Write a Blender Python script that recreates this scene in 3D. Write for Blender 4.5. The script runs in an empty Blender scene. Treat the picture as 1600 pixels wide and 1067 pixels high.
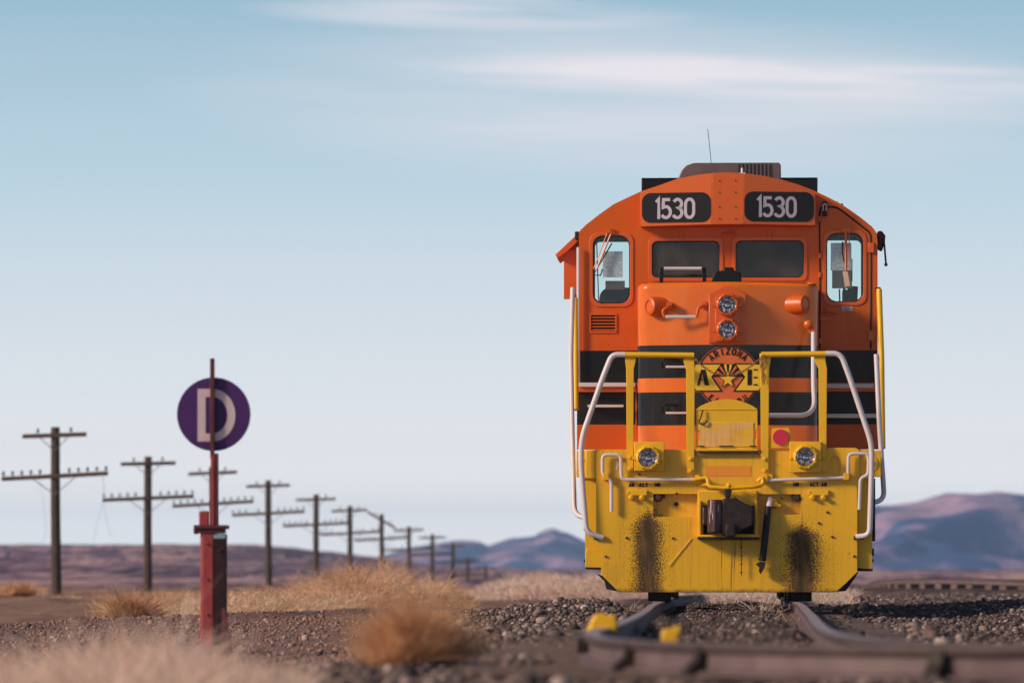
import bpy, bmesh, math, random
import numpy as np
from mathutils import Vector, Matrix
from mathutils.geometry import tessellate_polygon

random.seed(7)
RNG = np.random.default_rng(11)
S = bpy.context.scene
COL = S.collection
R = math.radians

# ------------------------------------------------------------------ camera, sky, sun, exposure
F = 8889.0            # focal length of the 200 mm lens in photo pixels
EYE = 0.29            # eye height above the rail head
cam_d = bpy.data.cameras.new('camera')
cam_d.lens = 200; cam_d.sensor_width = 36; cam_d.sensor_fit = 'HORIZONTAL'
cam_d.shift_y = (897 - 533.5) / 1600
cam_d.clip_start = 0.5; cam_d.clip_end = 40000
cam_d.dof.use_dof = True; cam_d.dof.focus_distance = 60.5; cam_d.dof.aperture_fstop = 3.2
cam = bpy.data.objects.new('camera', cam_d); COL.objects.link(cam)
cam.location = (0, 0, EYE); cam.rotation_euler = (R(90), 0, 0)
S.camera = cam

SUN_AZ, SUN_EL = 66.0, 25.0       # degrees to the left of straight behind the camera; elevation
to_sun = Vector((-math.sin(R(SUN_AZ)) * math.cos(R(SUN_EL)), -math.cos(R(SUN_AZ)) * math.cos(R(SUN_EL)), math.sin(R(SUN_EL))))

W = bpy.data.worlds.new('World'); S.world = W; W.use_nodes = True
nt = W.node_tree; nt.nodes.clear()
N = nt.nodes.new; LK = nt.links.new
out = N('ShaderNodeOutputWorld'); bg = N('ShaderNodeBackground'); bg.inputs['Strength'].default_value = 0.10
sky = N('ShaderNodeTexSky'); sky.sky_type = 'NISHITA'; sky.sun_disc = False
sky.sun_elevation = R(SUN_EL); sky.sun_rotation = R(180 + SUN_AZ)
sky.air_density = 1.0; sky.dust_density = 1.2; sky.ozone_density = 1.5
tc = N('ShaderNodeTexCoord')
def wmath(op, a, b=None, clamp=False):
    n = N('ShaderNodeMath'); n.operation = op; n.use_clamp = clamp
    for i, v in enumerate((a, b)):
        if v is None: continue
        if isinstance(v, (int, float)): n.inputs[i].default_value = v
        else: LK(v, n.inputs[i])
    return n.outputs[0]
sep = N('ShaderNodeSeparateXYZ'); LK(tc.outputs['Generated'], sep.inputs[0])
# thin cirrus streaks: long noise in direction space, only a few degrees above the horizon
def streak(scale_x, scale_z, seed, lo, hi, slope=0.0):
    cmb = N('ShaderNodeCombineXYZ')
    LK(wmath('MULTIPLY', sep.outputs[0], scale_x), cmb.inputs[0])
    LK(wmath('MULTIPLY', wmath('ADD', sep.outputs[2], wmath('MULTIPLY', sep.outputs[0], slope)), scale_z), cmb.inputs[1])
    cmb.inputs[2].default_value = seed
    nz = N('ShaderNodeTexNoise'); nz.inputs['Scale'].default_value = 1; nz.inputs['Detail'].default_value = 5
    nz.inputs['Roughness'].default_value = 0.5; LK(cmb.outputs[0], nz.inputs['Vector'])
    mr = N('ShaderNodeMapRange'); mr.interpolation_type = 'SMOOTHSTEP'
    mr.inputs[1].default_value = lo; mr.inputs[2].default_value = hi; LK(nz.outputs[0], mr.inputs[0])
    return mr.outputs[0]
def bank(cx, cz, rx, rz, slope=0.0):
    # soft elliptical bank of cloud centred on one direction of the sky
    dx = wmath('DIVIDE', wmath('SUBTRACT', sep.outputs[0], cx), rx)
    zz = wmath('SUBTRACT', wmath('SUBTRACT', sep.outputs[2], cz), wmath('MULTIPLY', wmath('SUBTRACT', sep.outputs[0], cx), slope))
    dz = wmath('DIVIDE', zz, rz)
    r2 = wmath('ADD', wmath('MULTIPLY', dx, dx), wmath('MULTIPLY', dz, dz))
    front = wmath('GREATER_THAN', sep.outputs[1], 0.0)
    mr = N('ShaderNodeMapRange'); mr.interpolation_type = 'SMOOTHSTEP'
    mr.inputs[1].default_value = 1.0; mr.inputs[2].default_value = 0.0; LK(r2, mr.inputs[0])
    return wmath('MULTIPLY', mr.outputs[0], front)
n1 = streak(20, 330, 3.1, 0.32, 0.62, 0.03)
n2 = streak(9, 120, 8.4, 0.25, 0.75)
b1 = bank((745-800)/F, (897-25)/F, 0.045, 0.0036, -0.02)
b2 = bank((1180-800)/F, (897-124)/F, 0.078, 0.0046, -0.03)
b3 = bank((1020-800)/F, (897-160)/F, 0.095, 0.017, -0.03)
c1 = wmath('MULTIPLY', wmath('ADD', wmath('MULTIPLY', b1, 1.0), wmath('MULTIPLY', b2, 1.0)), wmath('ADD', wmath('MULTIPLY', n1, 0.75), 0.25))
c3 = wmath('MULTIPLY', b3, wmath('ADD', wmath('MULTIPLY', n2, 0.7), 0.25))
wide = wmath('MULTIPLY', streak(5, 60, 1.7, 0.45, 0.9), 0.18)
cf = wmath('ADD', wmath('ADD', wmath('MULTIPLY', c1, 0.64), wmath('MULTIPLY', c3, 0.62)), wide, clamp=True)
# clear-sky colour: Nishita sky blended, low over the horizon, with the milky air of the photograph
ramp = N('ShaderNodeValToRGB'); cr = ramp.color_ramp
cr.elements[0].position = 0.0; cr.elements[0].color = (1.72, 1.66, 1.56, 1)
cr.elements[1].position = 1.0; cr.elements[1].color = (0.10, 0.22, 0.42, 1)
for p, c in ((0.045, (1.70, 1.64, 1.54)), (0.075, (1.38, 1.36, 1.31)), (0.11, (1.11, 1.10, 1.08)), (0.16, (0.90, 0.935, 0.96)), (0.223, (0.75, 0.82, 0.865)), (0.336, (0.53, 0.685, 0.77)), (0.448, (0.395, 0.565, 0.67)), (0.505, (0.325, 0.505, 0.625)), (0.62, (0.20, 0.37, 0.54))):
    e = cr.elements.new(p); e.color = (*c, 1)
LK(wmath('MULTIPLY', sep.outputs[2], 5.0, clamp=True), ramp.inputs[0])
gain = N('ShaderNodeVectorMath'); gain.operation = 'SCALE'; gain.inputs['Scale'].default_value = 10.0
LK(ramp.outputs[0], gain.inputs[0])
hi = N('ShaderNodeMapRange'); hi.inputs[1].default_value = 0.10; hi.inputs[2].default_value = 0.40
hi.inputs[3].default_value = 0.0; hi.inputs[4].default_value = 1.0; LK(sep.outputs[2], hi.inputs[0])
mixs = N('ShaderNodeMix'); mixs.data_type = 'RGBA'
LK(hi.outputs[0], mixs.inputs[0]); LK(gain.outputs[0], mixs.inputs[6])
sk2 = N('ShaderNodeVectorMath'); sk2.operation = 'SCALE'; sk2.inputs['Scale'].default_value = 0.55; LK(sky.outputs[0], sk2.inputs[0]); LK(sk2.outputs[0], mixs.inputs[7])
mixc = N('ShaderNodeMix'); mixc.data_type = 'RGBA'
LK(cf, mixc.inputs[0]); LK(mixs.outputs[2], mixc.inputs[6]); mixc.inputs[7].default_value = (8.3, 7.9, 8.3, 1)
LK(mixc.outputs[2], bg.inputs['Color']); LK(bg.outputs[0], out.inputs['Surface'])

sun_d = bpy.data.lights.new('sun', 'SUN'); sun_d.energy = 3.6; sun_d.angle = R(11); sun_d.color = (1.0, 0.80, 0.62)
sun = bpy.data.objects.new('sun', sun_d); COL.objects.link(sun)
sun.rotation_euler = to_sun.to_track_quat('Z', 'Y').to_euler()

S.view_settings.view_transform = 'Standard'; S.view_settings.look = 'None'
S.view_settings.exposure = 0.12; S.view_settings.gamma = 1.0
S.render.engine = 'CYCLES'
S.cycles.use_denoising = True
S.cycles.max_bounces = 6; S.cycles.transparent_max_bounces = 12

# ------------------------------------------------------------------ materials
def new_mat(name):
    m = bpy.data.materials.new(name); m.use_nodes = True
    t = m.node_tree; b = t.nodes['Principled BSDF']
    return m, t, b
def tnode(t, kind, **kw):
    n = t.nodes.new(kind)
    for k, v in kw.items(): setattr(n, k, v)
    return n
def tmix(t, fac, a, b, mode='MIX'):
    n = t.nodes.new('ShaderNodeMix'); n.data_type = 'RGBA'; n.blend_type = mode
    for i, v in ((0, fac), (6, a), (7, b)):
        if isinstance(v, (int, float)): n.inputs[i].default_value = v
        elif isinstance(v, tuple): n.inputs[i].default_value = (*v[:3], 1)
        else: t.links.new(v, n.inputs[i])
    return n.outputs[2]
def tmath(t, op, a, b=None, clamp=False):
    n = t.nodes.new('ShaderNodeMath'); n.operation = op; n.use_clamp = clamp
    for i, v in enumerate((a, b)):
        if v is None: continue
        if isinstance(v, (int, float)): n.inputs[i].default_value = v
        else: t.links.new(v, n.inputs[i])
    return n.outputs[0]
def tnoise(t, vec, scale, detail=4, rough=0.55):
    n = t.nodes.new('ShaderNodeTexNoise'); n.inputs['Scale'].default_value = scale
    n.inputs['Detail'].default_value = detail; n.inputs['Roughness'].default_value = rough
    if vec is not None: t.links.new(vec, n.inputs['Vector'])
    return n.outputs[0]
def tstep(t, v, lo, hi):
    n = t.nodes.new('ShaderNodeMapRange'); n.interpolation_type = 'SMOOTHSTEP'
    n.inputs[1].default_value = lo; n.inputs[2].default_value = hi
    t.links.new(v, n.inputs[0]); return n.outputs[0]
def tcoord(t, which='Object'):
    return t.nodes.new('ShaderNodeTexCoord').outputs[which]
def tscale(t, vec, s):
    n = t.nodes.new('ShaderNodeMapping'); n.inputs['Scale'].default_value = s
    t.links.new(vec, n.inputs['Vector']); return n.outputs[0]
def tbump(t, b, h, strength, dist=0.01):
    n = t.nodes.new('ShaderNodeBump'); n.inputs['Strength'].default_value = strength
    n.inputs['Distance'].default_value = dist
    t.links.new(h, n.inputs['Height']); t.links.new(n.outputs[0], b.inputs['Normal'])

def painted(name, col, rough=0.38, grime=0.25, spec=0.5, grime_col=(0.10, 0.06, 0.035)):
    m, t, b = new_mat(name)
    co = tcoord(t)
    g = tstep(t, tnoise(t, co, 1.7, 6, 0.6), 0.45, 0.85)
    sc = tstep(t, tnoise(t, tscale(t, co, (22, 22, 1.2)), 1, 5, 0.6), 0.55, 0.85)
    c = tmix(t, tmath(t, 'MULTIPLY', tmath(t, 'ADD', g, sc), grime * 0.6, clamp=True), col, grime_col)
    t.links.new(c, b.inputs['Base Color'])
    r = tnoise(t, co, 5, 4)
    t.links.new(tmath(t, 'ADD', tmath(t, 'MULTIPLY', r, 0.25), rough - 0.1), b.inputs['Roughness'])
    b.inputs['Specular IOR Level'].default_value = spec
    tbump(t, b, tnoise(t, co, 2.2, 3), 0.15, 0.02)
    return m

ORANGE = (0.62, 0.100, 0.003)
BLACK = (0.008, 0.0075, 0.008)
YELLOW = (0.82, 0.445, 0.006)
OFFWHITE = (0.66, 0.58, 0.60)
def livery(name, bands, base=ORANGE, base2=(0.58, 0.090, 0.003), rough=0.22):
    """orange paint with black bands between given heights (z above the rail head)"""
    m, t, b = new_mat(name)
    co = tcoord(t)
    sepn = t.nodes.new('ShaderNodeSeparateXYZ'); t.links.new(co, sepn.inputs[0])
    f = None
    for lo, hi_ in bands:
        a = tmath(t, 'MULTIPLY', tmath(t, 'GREATER_THAN', sepn.outputs[2], lo), tmath(t, 'LESS_THAN', sepn.outputs[2], hi_))
        f = a if f is None else tmath(t, 'ADD', f, a, clamp=True)
    g = tstep(t, tnoise(t, co, 1.1, 6, 0.65), 0.42, 0.85)
    sc = tstep(t, tnoise(t, tscale(t, co, (26, 26, 1.0)), 1, 5, 0.6), 0.56, 0.85)
    wear = tmath(t, 'MULTIPLY', tmath(t, 'ADD', g, sc), 0.20, clamp=True)
    o = tmix(t, tstep(t, tnoise(t, co, 1.6, 5, .6), .3, .7), base, base2)
    o = tmix(t, tmath(t, 'MULTIPLY', tstep(t, tnoise(t, tscale(t, co, (3.5, 3.5, .8)), 1, 5, .6), .48, .8), .30), o, (0.72, 0.24, 0.07))
    c = tmix(t, f, o, BLACK) if f is not None else o
    c = tmix(t, wear, c, (0.20, 0.10, 0.06))
    # rusty chips
    ch = tstep(t, tnoise(t, co, 34, 2, 0.5), 0.73, 0.76)
    c = tmix(t, tmath(t, 'MULTIPLY', ch, 0.6), c, (0.05, 0.02, 0.012))
    t.links.new(c, b.inputs['Base Color'])
    t.links.new(tmath(t, 'ADD', tmath(t, 'MULTIPLY', tnoise(t, co, 4, 4), 0.25), rough), b.inputs['Roughness'])
    b.inputs['Specular IOR Level'].default_value = 0.25
    tbump(t, b, tnoise(t, co, 1.6, 2), 0.25, 0.02)
    return m

def plain(name, col, rough=0.6, metal=0.0, noise=0.25, scale=12, bump=0.2, col2=None):
    m, t, b = new_mat(name)
    co = tcoord(t)
    c2 = col2 or tuple(v * (1 - noise) for v in col)
    t.links.new(tmix(t, tstep(t, tnoise(t, co, scale, 5, 0.6), 0.3, 0.7), col, c2), b.inputs['Base Color'])
    b.inputs['Roughness'].default_value = rough; b.inputs['Metallic'].default_value = metal
    if max(col) < 0.06: b.inputs['Specular IOR Level'].default_value = 0.25
    if bump: tbump(t, b, tnoise(t, co, scale * 2, 4), bump, 0.01)
    return m

M = {}
M['yellow'] = painted('yellow_paint', YELLOW, 0.42, 0.30)
M['orange'] = painted('orange_paint', ORANGE, 0.36, 0.18)
M['black'] = plain('black_paint', BLACK, 0.45, 0, 0.3, 8)
M['dark'] = plain('dark_iron', (0.022, 0.018, 0.018), 0.6, 0.2, 0.4, 20, col2=(0.045, 0.03, 0.025))
M['white'] = painted('white_rail_paint', OFFWHITE, 0.4, 0.28, grime_col=(0.2, 0.09, 0.05))
M['rust'] = plain('rusty_steel', (0.12, 0.055, 0.035), 0.8, 0.2, 0.5, 25, col2=(0.05, 0.025, 0.02))
M['rubber'] = plain('rubber', (0.02, 0.02, 0.02), 0.5, 0, 0.2, 10)
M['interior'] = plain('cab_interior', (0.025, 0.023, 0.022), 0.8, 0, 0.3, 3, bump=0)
M['letter'] = plain('number_white', (0.50, 0.43, 0.50), 0.5, 0, 0.12, 10, bump=0)
M['letterblack'] = plain('letter_black', (0.015, 0.013, 0.012), 0.5, 0, 0.1, 10, bump=0)
M['board'] = plain('number_board_black', (0.012, 0.011, 0.012), 0.4, 0, 0.2, 4, bump=0)
M['em_orange'] = painted('emblem_orange', (0.66, 0.14, 0.03), 0.4, 0.15)
M['em_yellow'] = painted('emblem_yellow', (0.80, 0.50, 0.03), 0.4, 0.15)
M['patch'] = painted('orange_patch', (0.82, 0.28, 0.02), 0.4, 0.3)
def worn_mat():
    m, t, b = new_mat('worn_yellow')
    co = tcoord(t); f = tstep(t, tnoise(t, tscale(t, co, (2.5, 1, 9)), 1, 5, .6), .38, .62)
    c = tmix(t, f, YELLOW, (.80, .43, .17)); c = tmix(t, tmath(t, 'MULTIPLY', tstep(t, tnoise(t, tscale(t, co, (30, 1, 1.5)), 1, 4), .5, .75), .5), c, (.42, .17, .07))
    t.links.new(c, b.inputs['Base Color']); b.inputs['Roughness'].default_value = .55
    return m
M['sunbleached'] = worn_mat()
M['red_marker'] = plain('red_reflector', (0.62, 0.006, 0.045), 0.25, 0, 0.1, 10, bump=0)
M['grey_brown'] = plain('roof_unit_grey', (0.13, 0.095, 0.095), 0.6, 0.1, 0.25, 5)
def thin_sheet(name, a, b_, scale):
    m, t, b = new_mat(name)
    c = tmix(t, tstep(t, tnoise(t, tscale(t, tcoord(t), (scale, 1, scale*2.5)), 1, 3), .45, .6), a, b_)
    t.links.new(c, b.inputs['Base Color']); b.inputs['Roughness'].default_value = .9
    tr = t.nodes.new('ShaderNodeBsdfTranslucent'); t.links.new(c, tr.inputs[0]); mx = t.nodes.new('ShaderNodeMixShader'); mx.inputs[0].default_value = .3
    t.links.new(b.outputs[0], mx.inputs[1]); t.links.new(tr.outputs[0], mx.inputs[2]); t.links.new(mx.outputs[0], t.nodes['Material Output'].inputs[0])
    return m
M['paper'] = thin_sheet('paper', (0.95, 0.84, 0.95), (0.75, 0.64, 0.75), 22)
M['card'] = plain('brown_card', (0.14, 0.085, 0.095), 0.9, 0, 0.2, 10, bump=0)
M['tag'] = plain('beige_tag', (0.66, 0.46, 0.34), 0.9, 0, 0.1, 30, bump=0)
M['chrome_dim'] = plain('dim_reflector', (0.30, 0.27, 0.31), 0.25, 1.0, 0.1, 20, bump=0)
M['canvas'] = plain('recess_olive', (0.22, 0.13, 0.02), 0.6, 0, 0.2, 10)
M['chrome'] = plain('lamp_reflector', (0.88, 0.82, 0.90), 0.12, 1.0, 0.05, 26, bump=0.1)
M['pole_wood'] = plain('weathered_pole_wood', (0.085, 0.055, 0.038), 0.9, 0, 0.45, 6)
M['arm_wood'] = plain('crossarm_wood', (0.10, 0.060, 0.040), 0.9, 0, 0.35, 9)
M['insulator'] = plain('insulator_glass', (0.05, 0.04, 0.045), 0.3, 0, 0.2, 30, bump=0)
M['purple'] = plain('purple_enamel', (0.060, 0.004, 0.125), 0.6, 0, 0.3, 5, bump=0.05)
M['pink_letter'] = plain('faded_white_letter', (0.62, 0.47, 0.50), 0.5, 0, 0.12, 10, bump=0)
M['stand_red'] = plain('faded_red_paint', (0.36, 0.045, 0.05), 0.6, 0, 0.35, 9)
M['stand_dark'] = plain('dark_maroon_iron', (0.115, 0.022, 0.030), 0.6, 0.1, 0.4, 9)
M['cyan_tape'] = plain('pale_green_band', (0.20, 0.42, 0.42), 0.5, 0, 0.2, 10, bump=0)
M['tie_wood'] = plain('creosoted_tie', (0.085, 0.055, 0.045), 0.95, 0, 0.5, 14, col2=(0.17, 0.11, 0.09))
M['tie_grey'] = plain('weathered_grey_tie', (0.17, 0.115, 0.10), 0.95, 0, 0.5, 5, col2=(0.10, 0.065, 0.06))
M['rail_head_shade'] = plain('painted_head_shade', (0.095, 0.062, 0.062), 0.6, 0.2, 0.3, 8)  # shadow line under the rail head, painted as a darker colour on its sides
M['rail_side'] = plain('rail_rust', (0.18, 0.125, 0.13), 0.7, 0.2, 0.35, 5, col2=(0.12, 0.075, 0.078))
M['rail_top'] = plain('rail_running_face', (0.44, 0.35, 0.36), 0.5, 0.25, 0.3, 10, bump=0.05)
M['wire'] = plain('wire', (0.16, 0.15, 0.16), 0.6, 0.3, 0.1, 5, bump=0)

def glass_mat(name, tint, gloss=0.06):
    m = bpy.data.materials.new(name); m.use_nodes = True
    t = m.node_tree; t.nodes.clear()
    o = t.nodes.new('ShaderNodeOutputMaterial'); a = t.nodes.new('ShaderNodeBsdfTransparent')
    g = t.nodes.new('ShaderNodeBsdfGlossy'); g.inputs['Roughness'].default_value = 0.03
    x = t.nodes.new('ShaderNodeMixShader'); lw = t.nodes.new('ShaderNodeLayerWeight'); lw.inputs[0].default_value = 0.5
    a.inputs[0].default_value = (*tint, 1)
    t.links.new(tmath(t, 'ADD', tmath(t, 'MULTIPLY', tmath(t, 'POWER', lw.outputs['Facing'], 5.0), 0.9), gloss * 0.5), x.inputs[0]); t.links.new(a.outputs[0], x.inputs[1]); t.links.new(g.outputs[0], x.inputs[2])
    t.links.new(x.outputs[0], o.inputs[0])
    return m
M['glass'] = glass_mat('window_glass', (0.88, 0.97, 0.95))
M['glass_dark'] = glass_mat('dark_window_glass', (0.55, 0.55, 0.52))
_t = M['glass_dark'].node_tree; _o = _t.nodes['Material Output']; _s = _o.inputs[0].links[0].from_socket
_d = _t.nodes.new('ShaderNodeBsdfDiffuse'); _d.inputs[0].default_value = (.36, .30, .25, 1); _m = _t.nodes.new('ShaderNodeMixShader')
_n = tnoise(_t, tscale(_t, tcoord(_t), (3, 1, 3)), 1, 6, .6)
_t.links.new(tmath(_t, 'MULTIPLY', tstep(_t, _n, .3, .8), .16), _m.inputs[0]); _t.links.new(_s, _m.inputs[1]); _t.links.new(_d.outputs[0], _m.inputs[2]); _t.links.new(_m.outputs[0], _o.inputs[0])
M['lens'] = glass_mat('lamp_lens', (0.9, 0.9, 0.9))

# ------------------------------------------------------------------ mesh helpers
class MB:
    def __init__(s): s.V, s.Fc, s.Mi = [], [], []
    def add(s, vs, fs, m=0):
        o = len(s.V); s.V += [tuple(v) for v in vs]
        for f in fs: s.Fc.append([i + o for i in f]); s.Mi.append(m)
        return s
    def box(s, x0, x1, y0, y1, z0, z1, m=0):
        v = [(x0,y0,z0),(x1,y0,z0),(x1,y1,z0),(x0,y1,z0),(x0,y0,z1),(x1,y0,z1),(x1,y1,z1),(x0,y1,z1)]
        return s.add(v, [(0,3,2,1),(4,5,6,7),(0,1,5,4),(1,2,6,5),(2,3,7,6),(3,0,4,7)], m)
    def prism(s, outl, y0, y1, holes=(), m=0, fn=None):
        """outline in the x-z plane pushed from y0 to y1; fn maps (x, y, z) elsewhere"""
        loops = [list(outl)] + [list(h) for h in holes]
        flat = [p for l in loops for p in l]
        tri = tessellate_polygon([[Vector((p[0], p[1], 0)) for p in l] for l in loops])
        n = len(flat)
        fn = fn or (lambda x, y, z: (x, y, z))
        vs = [fn(p[0], y0, p[1]) for p in flat] + [fn(p[0], y1, p[1]) for p in flat]
        fs = [tuple(t_) for t_ in tri] + [tuple(i + n for i in reversed(t_)) for t_ in tri]
        o = 0
        for l in loops:
            k = len(l)
            for i in range(k):
                a, b_ = o + i, o + (i + 1) % k
                fs.append((a, b_, b_ + n, a + n))
            o += k
        return s.add(vs, fs, m)
    def vprism(s, outl, z0, z1, m=0):
        """plan outline in x-y pushed from z0 to z1"""
        return s.prism(outl, z0, z1, m=m, fn=lambda x, y, z: (x, z, y))
    def tube(s, pts, r, seg=8, m=0, r2=None):
        P = [Vector(p) for p in pts]
        P = [p for i, p in enumerate(P) if i == 0 or (p - P[i-1]).length > 1e-6]
        n = len(P); vs, fs = [], []
        T = []
        for i in range(n):
            a = (P[i] - P[i-1]).normalized() if i > 0 else None
            b_ = (P[i+1] - P[i]).normalized() if i < n - 1 else None
            T.append(((a or b_) + (b_ or a)).normalized())
        up = Vector((0, 0, 1)) if abs(T[0].z) < 0.9 else Vector((1, 0, 0))
        u = T[0].cross(up).normalized()
        for i in range(n):
            u = (u - T[i] * u.dot(T[i])).normalized(); w = T[i].cross(u)
            rr = r if r2 is None else r + (r2 - r) * i / (n - 1)
            for k in range(seg):
                a = 2 * math.pi * k / seg
                vs.append(P[i] + (u * math.cos(a) + w * math.sin(a)) * rr)
        for i in range(n - 1):
            for k in range(seg):
                k2 = (k + 1) % seg
                fs.append((i*seg+k, i*seg+k2, (i+1)*seg+k2, (i+1)*seg+k))
        fs.append(tuple(range(seg - 1, -1, -1))); fs.append(tuple((n-1)*seg + k for k in range(seg)))
        return s.add(vs, fs, m)
    def lathe(s, prof, c, axis=(0, 0, 1), seg=20, m=0, caps=True):
        """prof = [(radius, along)] turned about axis through c"""
        ax = Vector(axis).normalized(); up = Vector((0, 0, 1)) if abs(ax.z) < 0.9 else Vector((1, 0, 0))
        u = ax.cross(up).normalized(); w = ax.cross(u); c = Vector(c); vs, fs = [], []
        for r_, h in prof:
            for k in range(seg):
                a = 2 * math.pi * k / seg
                vs.append(c + ax * h + (u * math.cos(a) + w * math.sin(a)) * max(r_, 1e-4))
        for i in range(len(prof) - 1):
            for k in range(seg):
                k2 = (k + 1) % seg
                fs.append((i*seg+k, i*seg+k2, (i+1)*seg+k2, (i+1)*seg+k))
        if caps: fs.append(tuple(range(seg - 1, -1, -1))); fs.append(tuple((len(prof)-1)*seg + k for k in range(seg)))
        return s.add(vs, fs, m)
    def ribbon(s, pts, w, closed=False, thick=0.003, m=0, fn=None):
        """flat stroke of width w along 2-D points, in the x-z plane"""
        P = [Vector((p[0], p[1])) for p in pts]; n = len(P); L, Rr = [], []
        for i in range(n):
            a = P[i] - P[(i-1) % n] if (closed or i > 0) else None
            b_ = P[(i+1) % n] - P[i] if (closed or i < n - 1) else None
            a = a.normalized() if a is not None else b_.normalized()
            b_ = b_.normalized() if b_ is not None else a
            t_ = (a + b_)
            t_ = t_.normalized() if t_.length > 1e-6 else a
            nn = Vector((-t_.y, t_.x)); sc = 1 / max(0.45, nn.dot(Vector((-a.y, a.x))))
            L.append(P[i] + nn * w / 2 * sc); Rr.append(P[i] - nn * w / 2 * sc)
        fn = fn or (lambda x, y, z: (x, y, z))
        rng = range(n if closed else n - 1)
        for i in rng:
            j = (i + 1) % n
            q = [L[i], L[j], Rr[j], Rr[i]]
            vs = [fn(p.x, -thick, p.y) for p in q] + [fn(p.x, 0, p.y) for p in q]
            s.add(vs, [(0,1,2,3),(7,6,5,4),(0,4,5,1),(1,5,6,2),(2,6,7,3),(3,7,4,0)], m)
        return s
    def build(s, name, mats, parent=None, bevel=0, seg=2, smooth=True, recalc=True, angle=35):
        me = bpy.data.meshes.new(name); me.from_pydata(s.V, [], s.Fc)
        for mm in (mats if isinstance(mats, (list, tuple)) else [mats]): me.materials.append(mm)
        me.polygons.foreach_set('material_index', s.Mi)
        if recalc:
            b = bmesh.new(); b.from_mesh(me); bmesh.ops.recalc_face_normals(b, faces=b.faces); b.to_mesh(me); b.free()
        if smooth:
            me.polygons.foreach_set('use_smooth', [True] * len(me.polygons))
            me.set_sharp_from_angle(angle=R(angle))
        me.update()
        o = bpy.data.objects.new(name, me); COL.objects.link(o)
        if parent: o.parent = parent
        if bevel:
            md = o.modifiers.new('bevel', 'BEVEL'); md.width = bevel; md.segments = seg
            md.limit_method = 'ANGLE'; md.angle_limit = R(50)
        return o

def np_mesh(name, V, T, mat, smooth=False, attrs=None):
    me = bpy.data.meshes.new(name)
    V = np.asarray(V, dtype=np.float32); T = np.asarray(T, dtype=np.int32)
    k = T.shape[1]
    me.vertices.add(len(V)); me.vertices.foreach_set('co', V.ravel())
    me.loops.add(T.size); me.loops.foreach_set('vertex_index', T.ravel())
    me.polygons.add(len(T)); me.polygons.foreach_set('loop_start', np.arange(0, T.size, k, dtype=np.int32))
    me.polygons.foreach_set('loop_total', np.full(len(T), k, dtype=np.int32))
    if smooth: me.polygons.foreach_set('use_smooth', np.ones(len(T), dtype=bool))
    for an, av in (attrs or {}).items():
        at = me.attributes.new(an, 'FLOAT', 'POINT'); at.data.foreach_set('value', np.asarray(av, dtype=np.float32))
    me.materials.append(mat); me.update(calc_edges=True); me.validate()
    o = bpy.data.objects.new(name, me); COL.objects.link(o)
    return o
def tag(o, label=None, cat=None, group=None, kind=None):
    for k, v in (('label', label), ('category', cat), ('group', group), ('kind', kind)):
        if v: o[k] = v
    return o
def empty(name, loc=(0, 0, 0), rz=0):
    o = bpy.data.objects.new(name, None); COL.objects.link(o); o.location = loc; o.rotation_euler = (0, 0, rz)
    o.empty_display_size = 0.3
    return o
def copy_tree(o, parent=None):
    c = o.copy(); COL.objects.link(c); c.parent = parent
    for ch in o.children: copy_tree(ch, c)
    return c
def rrect(x0, x1, z0, z1, r, n=5):
    pts = []
    for cx, cz, a0 in ((x1-r, z1-r, 0), (x0+r, z1-r, 90), (x0+r, z0+r, 180), (x1-r, z0+r, 270)):
        for i in range(n + 1):
            a = R(a0 + 90 * i / n); pts.append((cx + r * math.cos(a), cz + r * math.sin(a)))
    return pts
def circ(cx, cz, r, n=24, a0=0):
    return [(cx + r * math.cos(2*math.pi*i/n + a0), cz + r * math.sin(2*math.pi*i/n + a0)) for i in range(n)]
def fillet(pts, r, n=5):
    P = [Vector(p) for p in pts]; o = [P[0]]
    for i in range(1, len(P) - 1):
        a, b_ = P[i-1] - P[i], P[i+1] - P[i]
        rr = min(r, a.length * 0.48, b_.length * 0.48)
        p0, p1 = P[i] + a.normalized() * rr, P[i] + b_.normalized() * rr
        for k in range(n + 1):
            t_ = k / n; o.append(p0 * (1-t_)**2 + P[i] * 2 * t_ * (1-t_) + p1 * t_**2)
    o.append(P[-1]); return o
def catmull(pts, step_n=8):
    P = [np.array(p, float) for p in pts]; P = [2*P[0]-P[1]] + P + [2*P[-1]-P[-2]]; o = []
    for i in range(1, len(P) - 2):
        for k in range(step_n):
            t_ = k / step_n
            o.append(0.5*((2*P[i]) + (-P[i-1]+P[i+1])*t_ + (2*P[i-1]-5*P[i]+4*P[i+1]-P[i+2])*t_**2 + (-P[i-1]+3*P[i]-3*P[i+1]+P[i+2])*t_**3))
    o.append(P[-2]); return o
# value noise
def vnoise(x, y, seed=0):
    xi, yi = np.floor(x).astype(np.int64), np.floor(y).astype(np.int64); xf, yf = x - xi, y - yi
    def h(a, b_):
        n = (a * 374761393 + b_ * 668265263 + seed * 974634777) & 0x7fffffff
        n = ((n ^ (n >> 13)) * 1274126177) & 0x7fffffff
        return ((n ^ (n >> 16)) & 0xffff) / 65535.0
    u, v = xf*xf*(3-2*xf), yf*yf*(3-2*yf)
    return (h(xi, yi)*(1-u) + h(xi+1, yi)*u)*(1-v) + (h(xi, yi+1)*(1-u) + h(xi+1, yi+1)*u)*v
def fbm(x, y, oct=4, seed=0):
    s_, a, t_ = 0, 1, 0
    for i in range(oct): s_ = s_ + a * vnoise(x * 2**i + 17*i, y * 2**i + 31*i, seed + i); t_ += a; a *= 0.5
    return s_ / t_
def sstep(x, a, b_):
    t_ = np.clip((x - a) / (b_ - a), 0, 1); return t_*t_*(3-2*t_)
def gx(px, d): return (px - 800) * d / F
def gz(py, d): return EYE + (897 - py) * d / F

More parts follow.
